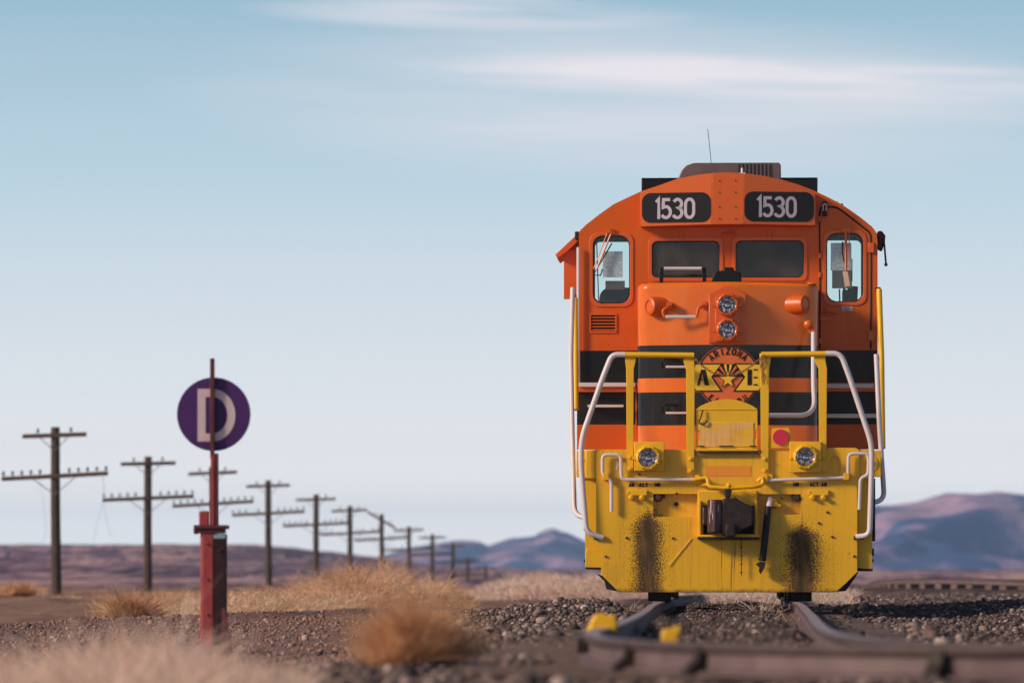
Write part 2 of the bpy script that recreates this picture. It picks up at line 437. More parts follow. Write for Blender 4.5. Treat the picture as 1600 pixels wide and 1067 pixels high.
# ------------------------------------------------------------------ terrain
LEFT = catmull([(3.4,112),(2.85,86),(2.2,77),(1.88,68),(1.56,60),(1.30,53),(1.08,46),(.84,39),(0.60,33),(0.43,29.4),(0.39,27.4),(0.47,25.6),(0.82,24.0),(1.5,23.1),(2.3,22.7),(3.2,22.55),(4.5,22.5),(8,22.8)], 10)
RIGHT = catmull([(4.95,112),(4.32,86),(3.65,77),(3.31,68),(2.99,60),(2.70,53),(2.38,46),(2.06,39),(1.78,33),(1.62,28.9),(1.60,26.2),(1.72,24.7),(2.05,23.95),(2.7,23.7),(3.6,23.65),(4.8,23.65),(8,24.0)], 10)
CEN = np.array([(np.array(a)+np.array(b_))/2 for a, b_ in zip(LEFT, RIGHT)])
BG_P = [(1388,914,200),(1394,911,180),(1403,908.5,167),(1416,906,160),(1432,905,156.5),(1450,904,154.4),(1472,903.5,153),(1503,903.3,152),(1548,904,151),(1600,906,150),(1700,910,148.5),(1850,913,148)]
BG_C3 = catmull([(gx(a, d), d, gz(b_, d)) for a, b_, d in BG_P], 10); BG_C = [p[:2] for p in BG_C3]
def track_dist(x, y, path):
    d = np.full(x.shape, 1e9)
    for i in range(len(path) - 1):
        a, b_ = np.array(path[i][:2]), np.array(path[i+1][:2]); ab = b_ - a; L2 = ab.dot(ab)
        t_ = np.clip(((x-a[0])*ab[0] + (y-a[1])*ab[1]) / L2, 0, 1)
        d = np.minimum(d, np.hypot(x - (a[0]+t_*ab[0]), y - (a[1]+t_*ab[1])))
    return d
def gravel_edge(x, y): return np.interp(pxof(x, y), [-400, 0, 200, 340, 500, 650, 800], [50, 56, 62, 70, 83, 92, 95]) + 5*(fbm(x*1.3, y*0 + 3.0, 3, 88) - .5)
def pxof(x, y): return 800 + F * x / np.maximum(y, 1e-3)
MESA_X = [-2000, -72, -62, -54, -46, -40, 2000]; MESA_H = [7.9, 7.9, 7.2, 5.0, 2.2, 0.6, 0]
def height(x, y, fine=True):
    z = np.full(np.broadcast(x, y).shape, -0.31) + 0*x
    near = y < 400
    td = np.full(z.shape, 1e9); bd = np.full(z.shape, 1e9)
    td[near] = track_dist(x[near], y[near], CEN[::3]); bd[near] = track_dist(x[near], y[near], BG_C[::4])
    # ballast bed of the main track
    z = np.maximum(z, -0.175 - 0.135 * sstep(td, 1.5, 3.0))
    z = z + (0.045 + 0.05 * sstep(fbm(x*2.2, y*.35, 3, 41), .5, .8)) * (1 - sstep(td, .42, .62))
    z = z + .075*np.exp(-((x-1.08)/.13)**2 - ((y-39)/2.5)**2) + .06*np.exp(-((x-1.75)/.16)**2 - ((y-37)/3.0)**2)
    # spare ballast piled left of the track, and the raised ballast field to the right
    z = z + 0.17 * sstep(x, -1.2, -0.4) * (1 - sstep(x, 0.9, 1.4)) * sstep(y, 50, 62) * (1 - sstep(y, 66, 80))
    rz = 0.29 * sstep(x - (y-60)*0.02, 3.9, 6.0) * sstep(y, 38, 57) * (1 - 0.35*sstep(y, 63, 84)) * (1 - .55*sstep(y, 112, 140))
    z = z + rz * (1 - sstep(y, 200, 400))
    z = np.where(bd < 2.6, z * sstep(bd, 1.4, 2.6) + (-0.075) * (1 - sstep(bd, 1.4, 2.6)), z)
    # left gravel bank: very low crest
    z = z + 0.05 * (1 - sstep(x, -1.5, -0.2)) * np.exp(-((y - 62) / 12.0)**2)
    # far land
    z = z + 1.1 * sstep(y, 500, 2200)
    mh = np.interp(x, MESA_X, MESA_H)
    z = z + mh * (0.25 * sstep(y, 520, 800) + 0.75 * sstep(y, 850, 1500)) * (0.9 + 0.1*fbm(x/25, y/120, 3, 5))
    z = z + 1.1 * np.exp(-((x + 25) / 32.0)**2) * sstep(y, 900, 1400)
    # undulation
    far = sstep(y, 100, 600)
    z = z + (fbm(x/18, y/60, 3, 3) - 0.5) * 1.6 * sstep(y, 300, 900)
    z = z + (fbm(x/1.6, y/2.5, 3, 9) - 0.5) * 0.05 * (1 - sstep(td, 0, 1.2)*0) * (1 - far)
    ge_ = gravel_edge(x, y); lf = 1 - sstep(x, -1.6, -.6)
    z = z + lf * (.07*np.exp(-((y - ge_)/2.5)**2) - .10*sstep(y - ge_, 1, 8)*(1 - sstep(y, 105, 150)))
    z = z + lf * (fbm(x/1.7 + y/14, y/9, 3, 71) - .5) * .26 * sstep(y - ge_, 2, 14) * (1 - far)
    if fine:
        z = z + (fbm(x*5, y*5, 3, 21) - 0.5) * 0.05 * (1 - far)
    return z
def grid(ys, us, wfun):
    Y = np.repeat(np.asarray(ys)[:, None], len(us), 1); X = np.asarray(us)[None, :] * wfun(Y)
    return X, Y
ys = np.concatenate([np.linspace(-45, 10, 20, endpoint=False), 10 * 1.0105 ** np.arange(0, 640)])
uc = np.concatenate([-np.geomspace(1, 0.125, 24)[:-1], np.linspace(-0.125, 0.15, 260), np.geomspace(0.15, 1, 24)[1:]])
X, Y = grid(ys, uc, lambda y: 9 + 0.95 * np.maximum(y, 0))
Z = height(X, Y)
ny, nx = X.shape
idx = np.arange(ny*nx).reshape(ny, nx)
Q = np.stack([idx[:-1, :-1].ravel(), idx[:-1, 1:].ravel(), idx[1:, 1:].ravel(), idx[1:, :-1].ravel()], 1)
xf, yf = X.ravel(), Y.ravel()
td = np.full(xf.shape, 1e9); nr = yf < 400; td[nr] = track_dist(xf[nr], yf[nr], CEN[::3])
bal = 1 - sstep(td, 1.6, 2.6)
bal = np.maximum(bal, sstep(xf, 3.0, 3.6) * (1 - sstep(yf, 130, 170)))
bal = np.maximum(bal, sstep(xf, -1.1, -0.6) * (1 - sstep(yf, 78, 90)))
bdv = np.full(xf.shape, 1e9); nr2 = yf < 500; bdv[nr2] = track_dist(xf[nr2], yf[nr2], BG_C[::4])
bal = np.maximum(bal, 1 - sstep(bdv, 2.2, 3.4))
bal = np.maximum(bal, 1 - sstep(yf, 24, 30))
ge = gravel_edge(xf, yf); grassy = sstep(yf - ge, -1, 1.5) * (1 - bal)
scrub = sstep(yf, 190, 330)
def ground_mat():
    m, t, b = new_mat('ground')
    g = t.nodes.new('ShaderNodeNewGeometry').outputs['Position']
    def att(n):
        a = t.nodes.new('ShaderNodeAttribute'); a.attribute_name = n; return a.outputs['Fac']
    n_f = tnoise(t, g, 28, 4, 0.7); n_m = tnoise(t, g, 3.0, 5, 0.6)
    gravel = tmix(t, tstep(t, n_f, 0.35, 0.65), (0.21, 0.118, 0.098), (0.36, 0.225, 0.19))
    gravel = tmix(t, tstep(t, n_m, 0.4, 0.75), gravel, (0.22, 0.145, 0.125))
    ball = tmix(t, tstep(t, n_f, 0.35, 0.7), (0.035, 0.025, 0.023), (0.15, 0.10, 0.088))
    dirt = tmix(t, tstep(t, tnoise(t, tscale(t, g, (0.8, 0.16, 1)), 1, 6, 0.65), 0.35, 0.7), (0.33, 0.195, 0.14), (0.19, 0.108, 0.088))
    sv = tnoise(t, tscale(t, g, (0.13, 0.0016, 0.75)), 1, 7, 0.62)
    sc_ = tmix(t, tstep(t, sv, 0.42, 0.60), (0.21, 0.11, 0.155), (0.66, 0.42, 0.40))
    sc_ = tmix(t, tstep(t, tnoise(t, tscale(t, g, (0.55, 0.006, 1.6)), 1, 4, 0.55), 0.52, 0.60), sc_, (0.045, 0.022, 0.050))
    sc_ = tmix(t, tmath(t, 'MULTIPLY', tstep(t, tnoise(t, tscale(t, g, (0.9, 0.05, 2.5)), 1, 3, 0.55), 0.50, 0.62), .6), sc_, (0.075, 0.04, 0.055))
    c = tmix(t, att('ballast'), gravel, ball)
    c = tmix(t, att('grassy'), c, dirt)
    c = tmix(t, att('scrub'), c, sc_)
    t.links.new(c, b.inputs['Base Color']); b.inputs['Roughness'].default_value = 0.95
    b.inputs['Specular IOR Level'].default_value = 0.15
    tbump(t, b, n_f, 0.8, 0.02)
    return m
ground = np_mesh('ground', np.stack([xf, yf, Z.ravel()], 1), Q, ground_mat(), smooth=True, attrs={'ballast': bal, 'grassy': grassy, 'scrub': scrub})
tag(ground, kind='structure')

# mountains, far behind
def mountain_mat():
    m, t, b = new_mat('haze_tinted_rock')
    g = t.nodes.new('ShaderNodeNewGeometry').outputs['Position']
    n1_ = tnoise(t, tscale(t, g, (0.012, 0.004, 0.02)), 1, 6, 0.6)
    c = tmix(t, tstep(t, n1_, 0.44, 0.60), (0.050, 0.090, 0.23), (0.62, 0.37, 0.48))  # haze blue, slope shade and sunlit pink are painted into the rock colour
    t.links.new(c, b.inputs['Base Color']); b.inputs['Roughness'].default_value = 1.0
    b.inputs['Specular IOR Level'].default_value = 0.0
    return m
MM = mountain_mat()
def mountains(name, dist, depth, prof, x0, x1, nx_, seed, relief, skirt=-3, nscale=120.0):
    us = np.linspace(x0, x1, nx_); vs = np.linspace(0, 1.5, 90)
    U, Vv = np.meshgrid(us, vs)
    Rg = np.interp(U / dist * F + 800, [p[0] for p in prof], [(897 - p[1]) / F * dist for p in prof])
    warp = 60 * (fbm(U/200, Vv*4, 2, seed+9) - .5)
    r1 = 1 - np.abs(2 * fbm((U + warp - Vv*230)/nscale + 50, Vv*1.1 + U/900 + 9, 4, seed) - 1)
    r1 = (r1 - 0.72) * relief
    t_ = np.clip(Vv, 0, 1)
    base = Rg * t_**1.15
    env = np.sin(np.pi * np.clip(Vv, 0, 1))**0.7
    Zm = base + r1 * Rg.max() * env
    Zm = np.where(Vv > 1, Rg * (1 - (Vv - 1) * 1.2), np.minimum(Zm, Rg * (0.25 + 0.75 * t_)))
    Zm = Zm + EYE + skirt * (1 - np.clip(Vv*6, 0, 1))
    Ym = dist - depth + Vv * depth
    nv, nu = U.shape; ii = np.arange(nv*nu).reshape(nv, nu)
    q = np.stack([ii[:-1, :-1].ravel(), ii[:-1, 1:].ravel(), ii[1:, 1:].ravel(), ii[1:, :-1].ravel()], 1)
    o = np_mesh(name, np.stack([U.ravel(), Ym.ravel(), Zm.ravel()], 1), q, MM, smooth=True)
    return tag(o, kind='structure')
mountains('mountains', 5200, 1300, [(1150,868),(1240,822),(1300,800),(1364,789),(1400,788),(1434,783),(1458,775),(1480,769),(1526,771),(1557,767),(1600,772),(1680,762),(1760,770),(1900,790),(2100,800),(2500,850),(3200,890)],
          200, 1420, 560, 5, 1.0, nscale=150.0)
mountains('hills', 7600, 1500, [(380,892),(520,888),(558,880),(588,871),(617,861),(655,853),(685,848),(718,843),(747,845),(763,852),(780,846),(799,840),(832,838),(850,828),(862,824),(876,829),(890,833),(914,845),(980,842),(1050,850),(1160,862),(1300,880),(1400,893)],
          -380, 540, 420, 31, 0.60, nscale=110.0)

# ------------------------------------------------------------------ stones (ballast and gravel)
def rock_templates(n=10):
    bm = bmesh.new(); bmesh.ops.create_icosphere(bm, subdivisions=1, radius=1); bm.verts.ensure_lookup_table()
    V0 = np.array([v.co[:] for v in bm.verts]); T0 = np.array([[v.index for v in f.verts] for f in bm.faces]); bm.free()
    outt = []
    for i in range(n):
        V = V0 * RNG.uniform(0.72, 1.25, (len(V0), 1)) * np.array([1, RNG.uniform(.6, 1), RNG.uniform(.45, .85)])
        outt.append(V)
    return outt, T0
RT, RT_F = rock_templates()
def rot_batch(n):
    a, b_, c = RNG.uniform(0, 6.283, n), RNG.uniform(-.6, .6, n), RNG.uniform(-.6, .6, n)
    ca, sa, cb, sb, cc, sc = np.cos(a), np.sin(a), np.cos(b_), np.sin(b_), np.cos(c), np.sin(c)
    m = np.empty((n, 3, 3))
    m[:,0,0]=ca*cb; m[:,0,1]=ca*sb*sc-sa*cc; m[:,0,2]=ca*sb*cc+sa*sc
    m[:,1,0]=sa*cb; m[:,1,1]=sa*sb*sc+ca*cc; m[:,1,2]=sa*sb*cc-ca*sc
    m[:,2,0]=-sb; m[:,2,1]=cb*sc; m[:,2,2]=cb*cc
    return m
def scatter_rocks(name, P, size, mat):
    n = len(P); x, y = P[:, 0], P[:, 1]
    z = height(x, y, True)
    k = RNG.integers(0, len(RT), n); A = np.array(RT)[k]
    A = np.einsum('nij,nvj->nvi', rot_batch(n), A) * size[:, None, None]
    A = A + np.stack([x, y, z + size*0.25], 1)[:, None, :]
    nv = A.shape[1]
    T = (RT_F[None] + (np.arange(n) * nv)[:, None, None]).reshape(-1, 3)
    tone = np.repeat(RNG.uniform(0, 1, n), nv)
    return np_mesh(name, A.reshape(-1, 3), T, mat, attrs={'tone': tone})
def rock_mat(name, stops):
    m, t, b = new_mat(name)
    a = t.nodes.new('ShaderNodeAttribute'); a.attribute_name = 'tone'
    r_ = t.nodes.new('ShaderNodeValToRGB'); e = r_.color_ramp.elements
    e[0].position, e[0].color = stops[0][0], (*stops[0][1], 1); e[1].position, e[1].color = stops[-1][0], (*stops[-1][1], 1)
    for p, c in stops[1:-1]:
        k = e.new(p); k.color = (*c, 1)
    t.links.new(a.outputs['Fac'], r_.inputs[0])
    g = tnoise(t, tcoord(t), 60, 3)
    t.links.new(tmix(t, tmath(t, 'MULTIPLY', g, 0.5), r_.outputs[0], (0.12, 0.08, 0.07)), b.inputs['Base Color'])
    b.inputs['Roughness'].default_value = 0.85
    return m
BAL = rock_mat('ballast_stone', [(0, (0.03, 0.022, 0.022)), (0.4, (0.095, 0.065, 0.058)), (0.7, (0.17, 0.115, 0.105)), (0.93, (0.30, 0.215, 0.19)), (1, (0.62, 0.48, 0.43))])
GRV = rock_mat('gravel_stone', [(0, (0.11, 0.058, 0.046)), (0.5, (0.31, 0.175, 0.140)), (0.9, (0.44, 0.275, 0.225)), (1, (0.58, 0.43, 0.36))])
def samp(n, pfun, dfun, cond=None):
    d = dfun(RNG.uniform(0, 1, n)); px = pfun(RNG.uniform(0, 1, n)); x = gx(px, d)
    P = np.stack([x, d], 1)
    if cond is not None: P = P[cond(P[:, 0], P[:, 1])]
    return P
lerp = lambda a, b_: (lambda u: a + (b_-a)*u)
dist_pow = lambda a, b_, p=1.0: (lambda u: a + (b_-a)*u**p)
tdist = lambda x, y: track_dist(x, y, CEN[::3])
sets = [
    samp(52000, lerp(1180, 2200), dist_pow(26, 118), lambda x, y: (x > 2.2) & (x < 13)),
    samp(20000, lerp(600, 1200), dist_pow(34, 78), lambda x, y: (x > -0.95)),
    samp(14000, lerp(950, 1330), dist_pow(25, 75)),
    samp(12000, lerp(300, 1900), dist_pow(17.5, 30)),
]
P = np.concatenate(sets)
P = P[np.abs(tdist(P[:,0], P[:,1]) - 0.72) > 0.09]
sz = (0.010 + 0.030 * RNG.uniform(0, 1, len(P))**1.8) * np.where(RNG.uniform(0, 1, len(P)) > 0.975, 2.0, 1)
sz = np.where(P[:,0] < 1.2, sz*1.0, sz)
sz = np.where(tdist(P[:,0], P[:,1]) < 0.66, sz*.5, sz)
tag(scatter_rocks('ballast', P, sz, BAL), 'dark grey broken ballast stones heaped around and beside the rails', 'ballast', kind='stuff')
P = samp(26000, lerp(-260, 800), dist_pow(27, 92), lambda x, y: (x < -0.7) & (y < gravel_edge(x, y)))
Pl = samp(9000, lerp(-1500, -260), dist_pow(22, 62))
Pe = samp(30000, lerp(-100, 720), dist_pow(48, 98), lambda x, y: (x < -.6) & (np.abs(y - gravel_edge(x, y)) < 1.3))
P = np.concatenate([P, Pe, Pl])
sz = RNG.uniform(0.007, 0.02, len(P)) * np.where(RNG.uniform(0, 1, len(P)) > 0.97, 2.2, 1)
tag(scatter_rocks('gravel', P, sz, GRV), 'fine pinkish brown gravel spread to the left of the track', 'gravel', kind='stuff')
# a few pale cobbles lying on the ballast
for (px, py, d, r_, lb) in ((849, 979, 52, 0.085, 'large pale tan cobble lying on the dark ballast left of the rail'),
                            (862, 966, 56, 0.05, 'small pale cobble behind the larger tan one on the ballast'),
                            (1362, 1001, 24.6, 0.05, 'small pale stone resting against the curved rail right of the locomotive')):
    V = RT[3] * r_; x = gx(px, d); z = float(height(np.array([x]), np.array([float(d)]))[0]) + r_*0.45
    mb = MB().add([tuple(v + np.array([x, d, z])) for v in V], [tuple(f) for f in RT_F])
    o = mb.build('cobble', plain('pale_cobble', (0.50, 0.36, 0.30), 0.8), bevel=0)
    sb = o.modifiers.new('s', 'SUBSURF'); sb.levels = sb.render_levels = 1
    tag(o, lb, 'cobble', 'pale cobbles on the ballast')

# ------------------------------------------------------------------ dry grass and bushes
def blade_batch(base, dirs, length, width, droop, curl):
    """base (n,3), dirs (n,3) unit, -> vertices (n,7,3) of a tapering bent blade"""
    n = len(base); up = np.array([0, 0, 1.0])
    side = np.cross(dirs, up) + RNG.normal(0, .35, (n, 3)); side /= np.linalg.norm(side, axis=1)[:, None] + 1e-9
    pts = []
    for k, t_ in enumerate((0, .4, .75, 1.0)):
        p = base + dirs * (length * t_)[:, None]
        p = p + curl * (length * t_ * t_)[:, None]
        p[:, 2] -= droop * length * t_ * t_
        w = (width * (1, .8, .5, 0)[k])[:, None]
        pts.append(p - side * w); 
        if k < 3: pts.append(p + side * w)
    return np.stack(pts, 1)
BL_F = np.array([[0,1,3],[0,3,2],[2,3,5],[2,5,4],[4,5,6]])
def tufts(cx, cy, cz, n_each, h, spread, width, lean=0.8, droop=0.25, twig=0.25):
    """tufts at given points; arrays h, spread per tuft"""
    n = len(cx); N_ = n * n_each
    i = np.repeat(np.arange(n), n_each)
    th = RNG.uniform(0, 6.283, N_); rr = np.sqrt(RNG.uniform(0, 1, N_)) * spread[i]
    base = np.stack([cx[i] + np.cos(th)*rr, cy[i] + np.sin(th)*rr, cz[i] + 0*rr], 1)
    out_ = RNG.uniform(0, lean, N_) * (0.3 + rr / (spread[i] + 1e-6))
    th2 = th + RNG.normal(0, .7, N_)
    d = np.stack([np.cos(th2)*out_, np.sin(th2)*out_, np.ones(N_)], 1); d /= np.linalg.norm(d, axis=1)[:, None]
    L = h[i] * RNG.uniform(.45, 1.05, N_)
    curl = RNG.normal(0, twig, (N_, 3)) * np.array([1, 1, .4])
    B = blade_batch(base, d, L, width * RNG.uniform(.6, 1.3, N_), droop, curl)
    tone = np.repeat(np.clip(RNG.normal(.5, .22, n)[i] + RNG.normal(0, .15, N_), 0, 1), 7)
    return B.reshape(-1, 3), (BL_F[None] + (np.arange(N_) * 7)[:, None, None]).reshape(-1, 3), tone
def grass_mat(name, a, b_, c_):
    m, t, b = new_mat(name)
    at = t.nodes.new('ShaderNodeAttribute'); at.attribute_name = 'tone'
    c = tmix(t, tstep(t, at.outputs['Fac'], 0.15, 0.55), a, b_)
    c = tmix(t, tstep(t, at.outputs['Fac'], 0.6, 0.95), c, c_)
    t.links.new(c, b.inputs['Base Color']); b.inputs['Roughness'].default_value = 0.8
    b.inputs['Specular IOR Level'].default_value = 0.2
    o = t.nodes['Material Output']; tr = t.nodes.new('ShaderNodeBsdfTranslucent'); mx = t.nodes.new('ShaderNodeMixShader')
    mx.inputs[0].default_value = 0.3; t.links.new(c, tr.inputs[0])
    t.links.new(b.outputs[0], mx.inputs[1]); t.links.new(tr.outputs[0], mx.inputs[2]); t.links.new(mx.outputs[0], o.inputs[0])
    return m
G_TAN = grass_mat('dry_grass_tan', (0.46, 0.24, 0.12), (0.82, 0.50, 0.30), (0.95, 0.70, 0.50))
G_STRAW = grass_mat('straw_grass', (0.52, 0.32, 0.19), (0.86, 0.62, 0.42), (0.95, 0.76, 0.58))
G_PALE = grass_mat('dry_grass_pale', (0.66, 0.43, 0.33), (0.88, 0.66, 0.53), (0.96, 0.80, 0.70))
G_ORNG = grass_mat('dry_bush_orange', (0.50, 0.25, 0.12), (0.82, 0.49, 0.27), (0.95, 0.69, 0.46))
G_BRWN = grass_mat('dry_bush_brown', (0.38, 0.19, 0.10), (0.64, 0.36, 0.19), (0.80, 0.54, 0.34))
def gather(name, parts, mat, label, cat, kind='stuff', group=None):
    Vs, Ts, To, o = [], [], [], 0
    for V, T, tn in parts: Vs.append(V); Ts.append(T + o); To.append(tn); o += len(V)
    return tag(np_mesh(name, np.concatenate(Vs), np.concatenate(Ts), mat, attrs={'tone': np.concatenate(To)}), label, cat, group, kind)
def field(n, px0, px1, d0, d1, n_each, hfun, spread, width, fluff=False, **kw):
    P = samp(n, lerp(px0, px1), lerp(d0, d1)); x, y = P[:, 0], P[:, 1]
    hh = hfun(x, y) * RNG.uniform(.6, 1.1, len(x)); keep = hh > 0.04
    x, y, hh = x[keep], y[keep], hh[keep]
    keep2 = (x > -.6) | (y > gravel_edge(x, y) + 1) | (y < 40)
    x, y, hh = x[keep2], y[keep2], hh[keep2]
    z = height(x, y, False) - 0.02
    if fluff: z = z + RNG.uniform(-.05, .62, len(x)) * hh; hh = hh * .46
    return tufts(x, y, z, n_each, hh, np.full(len(x), spread) * RNG.uniform(.5, 1.3, len(x)), width, **kw)
def pxof(x, y): return 800 + F * x / y
hA = lambda x, y: np.interp(pxof(x, y), [330,370,420,470,520,560,600,650,700,725,740], [0.05,.26,.36,.44,.56,.62,.66,.52,.36,.20,0]) * (0.10 + 2.5*fbm(x*2.4, y*.25, 3, 77))
hB = lambda x, y: np.interp(pxof(x, y), [705,735,770,830,880,905,930,960,1010], [0.02,.10,.28,.42,.40,.30,.42,.36,.3]) * (1.55 + 0.6*fbm(x*.8, y*.2, 2, 7))
hE = lambda x, y: 0.20 * sstep(fbm(x*.9, y*.22, 3, 13), .40, .62) * (.25 + .75*sstep(pxof(x, y) + (y-80)*1.5, 120, 190))
parts = [
    field(4200, 330, 740, 92, 128, 26, hA, .20, .0045, True, lean=2.2, twig=.7),
    field(1500, -80, 420, 72, 190, 16, hE, .28, .006, lean=1.4, twig=.4),
    field(160, -80, 62, 165, 200, 34, lambda x, y: .42 + 0*x, .3, .010),
    field(330, 255, 400, 100, 150, 26, lambda x, y: .34 + 0*x, .25, .007),
]
parts.append(field(70, 180, 720, 86, 126, 9, lambda x, y: .70 + 0*x, .16, .007, lean=.7, twig=.25))
parts.append(field(700, 165, 400, 84, 118, 34, lambda x, y: .30 + .25*fbm(x*2.1, y*.3, 2, 55), .24, .005, lean=1.6, twig=.5))
gather('straw_grass', [field(2400, 225, 690, 74, 88, 24, lambda x, y: np.interp(pxof(x, y), [225, 300, 600, 700], [.16, .25, .27, .1]) * (.9 + 1.3*fbm(x*2.3, y*.3, 2, 5)), .15, .0038, True, lean=2.0, twig=.6)], G_STRAW, 'low pale straw grass in front of the taller orange grass, behind the gravel', 'grass')
gather('dry_grass', parts, G_TAN, 'tan dry grass in clumps across the land behind the gravel', 'grass')
gather('pale_grass', [field(2200, 700, 1030, 128, 175, 26, hB, .26, .008, True, lean=1.8, twig=.5),
                      field(320, 1045, 1330, 80, 112, 30, lambda x, y: .27 + 0*x, .2, .006)], G_PALE,
       'pale cream dry grass mound beyond the ballast left of the locomotive', 'grass')
gather('foreground_grass', [field(2000, -90, 360, 20.5, 28.0, 24, lambda x, y: np.interp(pxof(x, y), [-90,40,150,260,330,420,500], [.31,.34,.44,.42,.35,.30,.23]) * (.12 + 1.55*fbm(x*5, y*1.4, 3, 61)), .07, .0026, lean=1.1, twig=.35),
                            field(260, 335, 470, 21.0, 26.0, 26, lambda x, y: .22 + 0*x, .08, .002, lean=1.1, twig=.35)], G_PALE,
       'pale pinkish dry grass close to the camera along the bottom left', 'grass')
# weeds standing in the ballast
parts = []
for (px, d, h_, n_) in ((905, 66, .22, 26), (925, 64, .26, 34), (940, 66, .2, 30), (985, 67, .2, 30), (830, 60, .12, 12), (1185, 57, .25, 40), (1165, 62, .22, 30), (1210, 60, .2, 30),
                        (1205, 52, .14, 20), (1238, 50, .16, 24), (1290, 72, .2, 40), (1312, 76, .2, 44), (1335, 74, .14, 20), (1130, 84, .22, 60), (1100, 90, .2, 50), (1160, 88, .24, 60), (1195, 86, .22, 60), (725, 62, .12, 10), (600, 40, .1, 10), (95, 52, .1, 12), (250, 48, .07, 12)):
    x = gx(px, d); z = float(height(np.array([x]), np.array([float(d)]), False)[0])
    parts.append(tufts(np.array([x]), np.array([float(d)]), np.array([z]), n_, np.array([h_]), np.array([.12]), .0035, lean=1.6, droop=.3, twig=.5))
gather('weeds', parts, G_PALE, 'thin dry weeds sprouting between the ballast stones near the rails', 'weeds')
def bush(px, d, w, h_, n_, mat, label, width=.0022):
    x = gx(px, d); z = float(height(np.array([x]), np.array([float(d)]), False)[0])
    k = 90
    lob = [(RNG.uniform(-.34, .34), RNG.uniform(-.3, .3), RNG.uniform(.22, .55), 0) for _ in range(9)]
    lob = [(a, b_, c, (1.15 - 1.9*abs(a)) * RNG.uniform(.85, 1.1)) for a, b_, c, _ in lob]
    th = RNG.uniform(0, 6.283, k); ph = np.arccos(RNG.uniform(0.0, 1, k)); rr = RNG.uniform(.25, .95, k)
    L_ = np.array(lob)[RNG.integers(0, 9, k)]
    cx = x + (L_[:, 0] + np.cos(th)*np.sin(ph)*rr*L_[:, 2]*.6)*w; cy = d + (L_[:, 1] + np.sin(th)*np.sin(ph)*rr*L_[:, 2]*.6)*w; cz = z + np.cos(ph)*rr*h_*.62*L_[:, 3]
    A = tufts(cx, cy, cz, n_ // k, np.full(k, h_*.46), np.full(k, w*.11), width, lean=1.9, droop=.10, twig=.75)
    B = tufts(np.array([x]), np.array([float(d)]), np.array([z]), n_//5, np.array([h_]), np.array([w*.22]), width*1.4, lean=1.1, droop=.1, twig=.3)
    C_ = tufts(np.array([x - w*.1, x + w*.15]), np.array([d - .05, d + .02]), np.array([z, z]), 14, np.array([h_*1.05, h_*.9]), np.array([w*.12, w*.12]), width*2.2, lean=1.0, droop=0, twig=.2)
    o = gather('dry_bush', [A, B, C_], mat, label, 'bush', kind=None, group='dry bushes beside the track')
    return o
bush(648, 27.3, .54, .39, 7000, G_ORNG, 'round orange brown dry bush on the gravel in the foreground')
bush(205, 74, .55, .62, 2400, G_BRWN, 'upright twiggy brown bush behind the second pole from the left', .004)
bush(30, 150, .9, .5, 1500, G_ORNG, 'small tan bush at the left edge beside the first pole', .008)
bush(695, 118, 1.3, .40, 1800, G_BRWN, 'low brown bush at the right end of the tall grass clump', .007)

# ------------------------------------------------------------------ rails, ties
def rail_mesh(mb, path, z=0.0, hgt=0.135):
    prof = [(-.036, 0), (.036, 0), (.037, -.022), (.034, -.034), (.009, -.045), (.009, -hgt+.026), (.062, -hgt+.010), (.062, -hgt), (-.062, -hgt), (-.062, -hgt+.010), (-.009, -hgt+.026), (-.009, -.045), (-.034, -.034), (-.037, -.022)]
    n = len(path); k = len(prof); V, Fs, Ms = [], [], []
    for i, p in enumerate(path):
        a = Vector(path[max(i-1, 0)][:2]); b_ = Vector(path[min(i+1, n-1)][:2]); t_ = (b_ - a).normalized(); nn = Vector((t_.y, -t_.x))
        zz = p[2] if len(p) > 2 else z
        for u, w in prof: V.append((p[0] + nn.x*u, p[1] + nn.y*u, zz + w))
    o = len(mb.V); mb.V += V
    for i in range(n - 1):
        for j in range(k):
            j2 = (j+1) % k
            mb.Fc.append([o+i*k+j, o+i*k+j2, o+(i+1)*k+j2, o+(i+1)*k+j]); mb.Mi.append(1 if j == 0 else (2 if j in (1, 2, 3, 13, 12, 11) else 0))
    mb.Fc.append([o+j for j in range(k)]); mb.Mi.append(0)
    mb.Fc.append([o+(n-1)*k+j for j in reversed(range(k))]); mb.Mi.append(0)
    return mb
def tie_mesh(c, t_, z, L=2.5, w=.21, h=.16):
    nn = Vector((t_.y, -t_.x)); V = []
    for a, b_, zz in ((-1,-1,0),(1,-1,0),(1,1,0),(-1,1,0),(-1,-1,1),(1,-1,1),(1,1,1),(-1,1,1)):
        q = c + nn * a * L/2 + t_ * b_ * w/2
        V.append((q.x, q.y, z - h + zz*h + random.uniform(-.006, .006)))
    return MB().add(V, [(0,3,2,1),(4,5,6,7),(0,1,5,4),(1,2,6,5),(2,3,7,6),(3,0,4,7)])
trk = tag(empty('railway_track', (2.27, 60, 0)), 'rusty railway track under the locomotive, curving sharply right in the foreground', 'railway track')
def put(o, root):
    o.parent = root; o.matrix_parent_inverse = Matrix.Translation(-root.location); return o
for path in (LEFT, RIGHT):
    put(rail_mesh(MB(), path).build('rail', [M['rail_side'], M['rail_top'], M['rail_head_shade']], smooth=True, angle=30), trk)
acc = 0.3; anchors = []
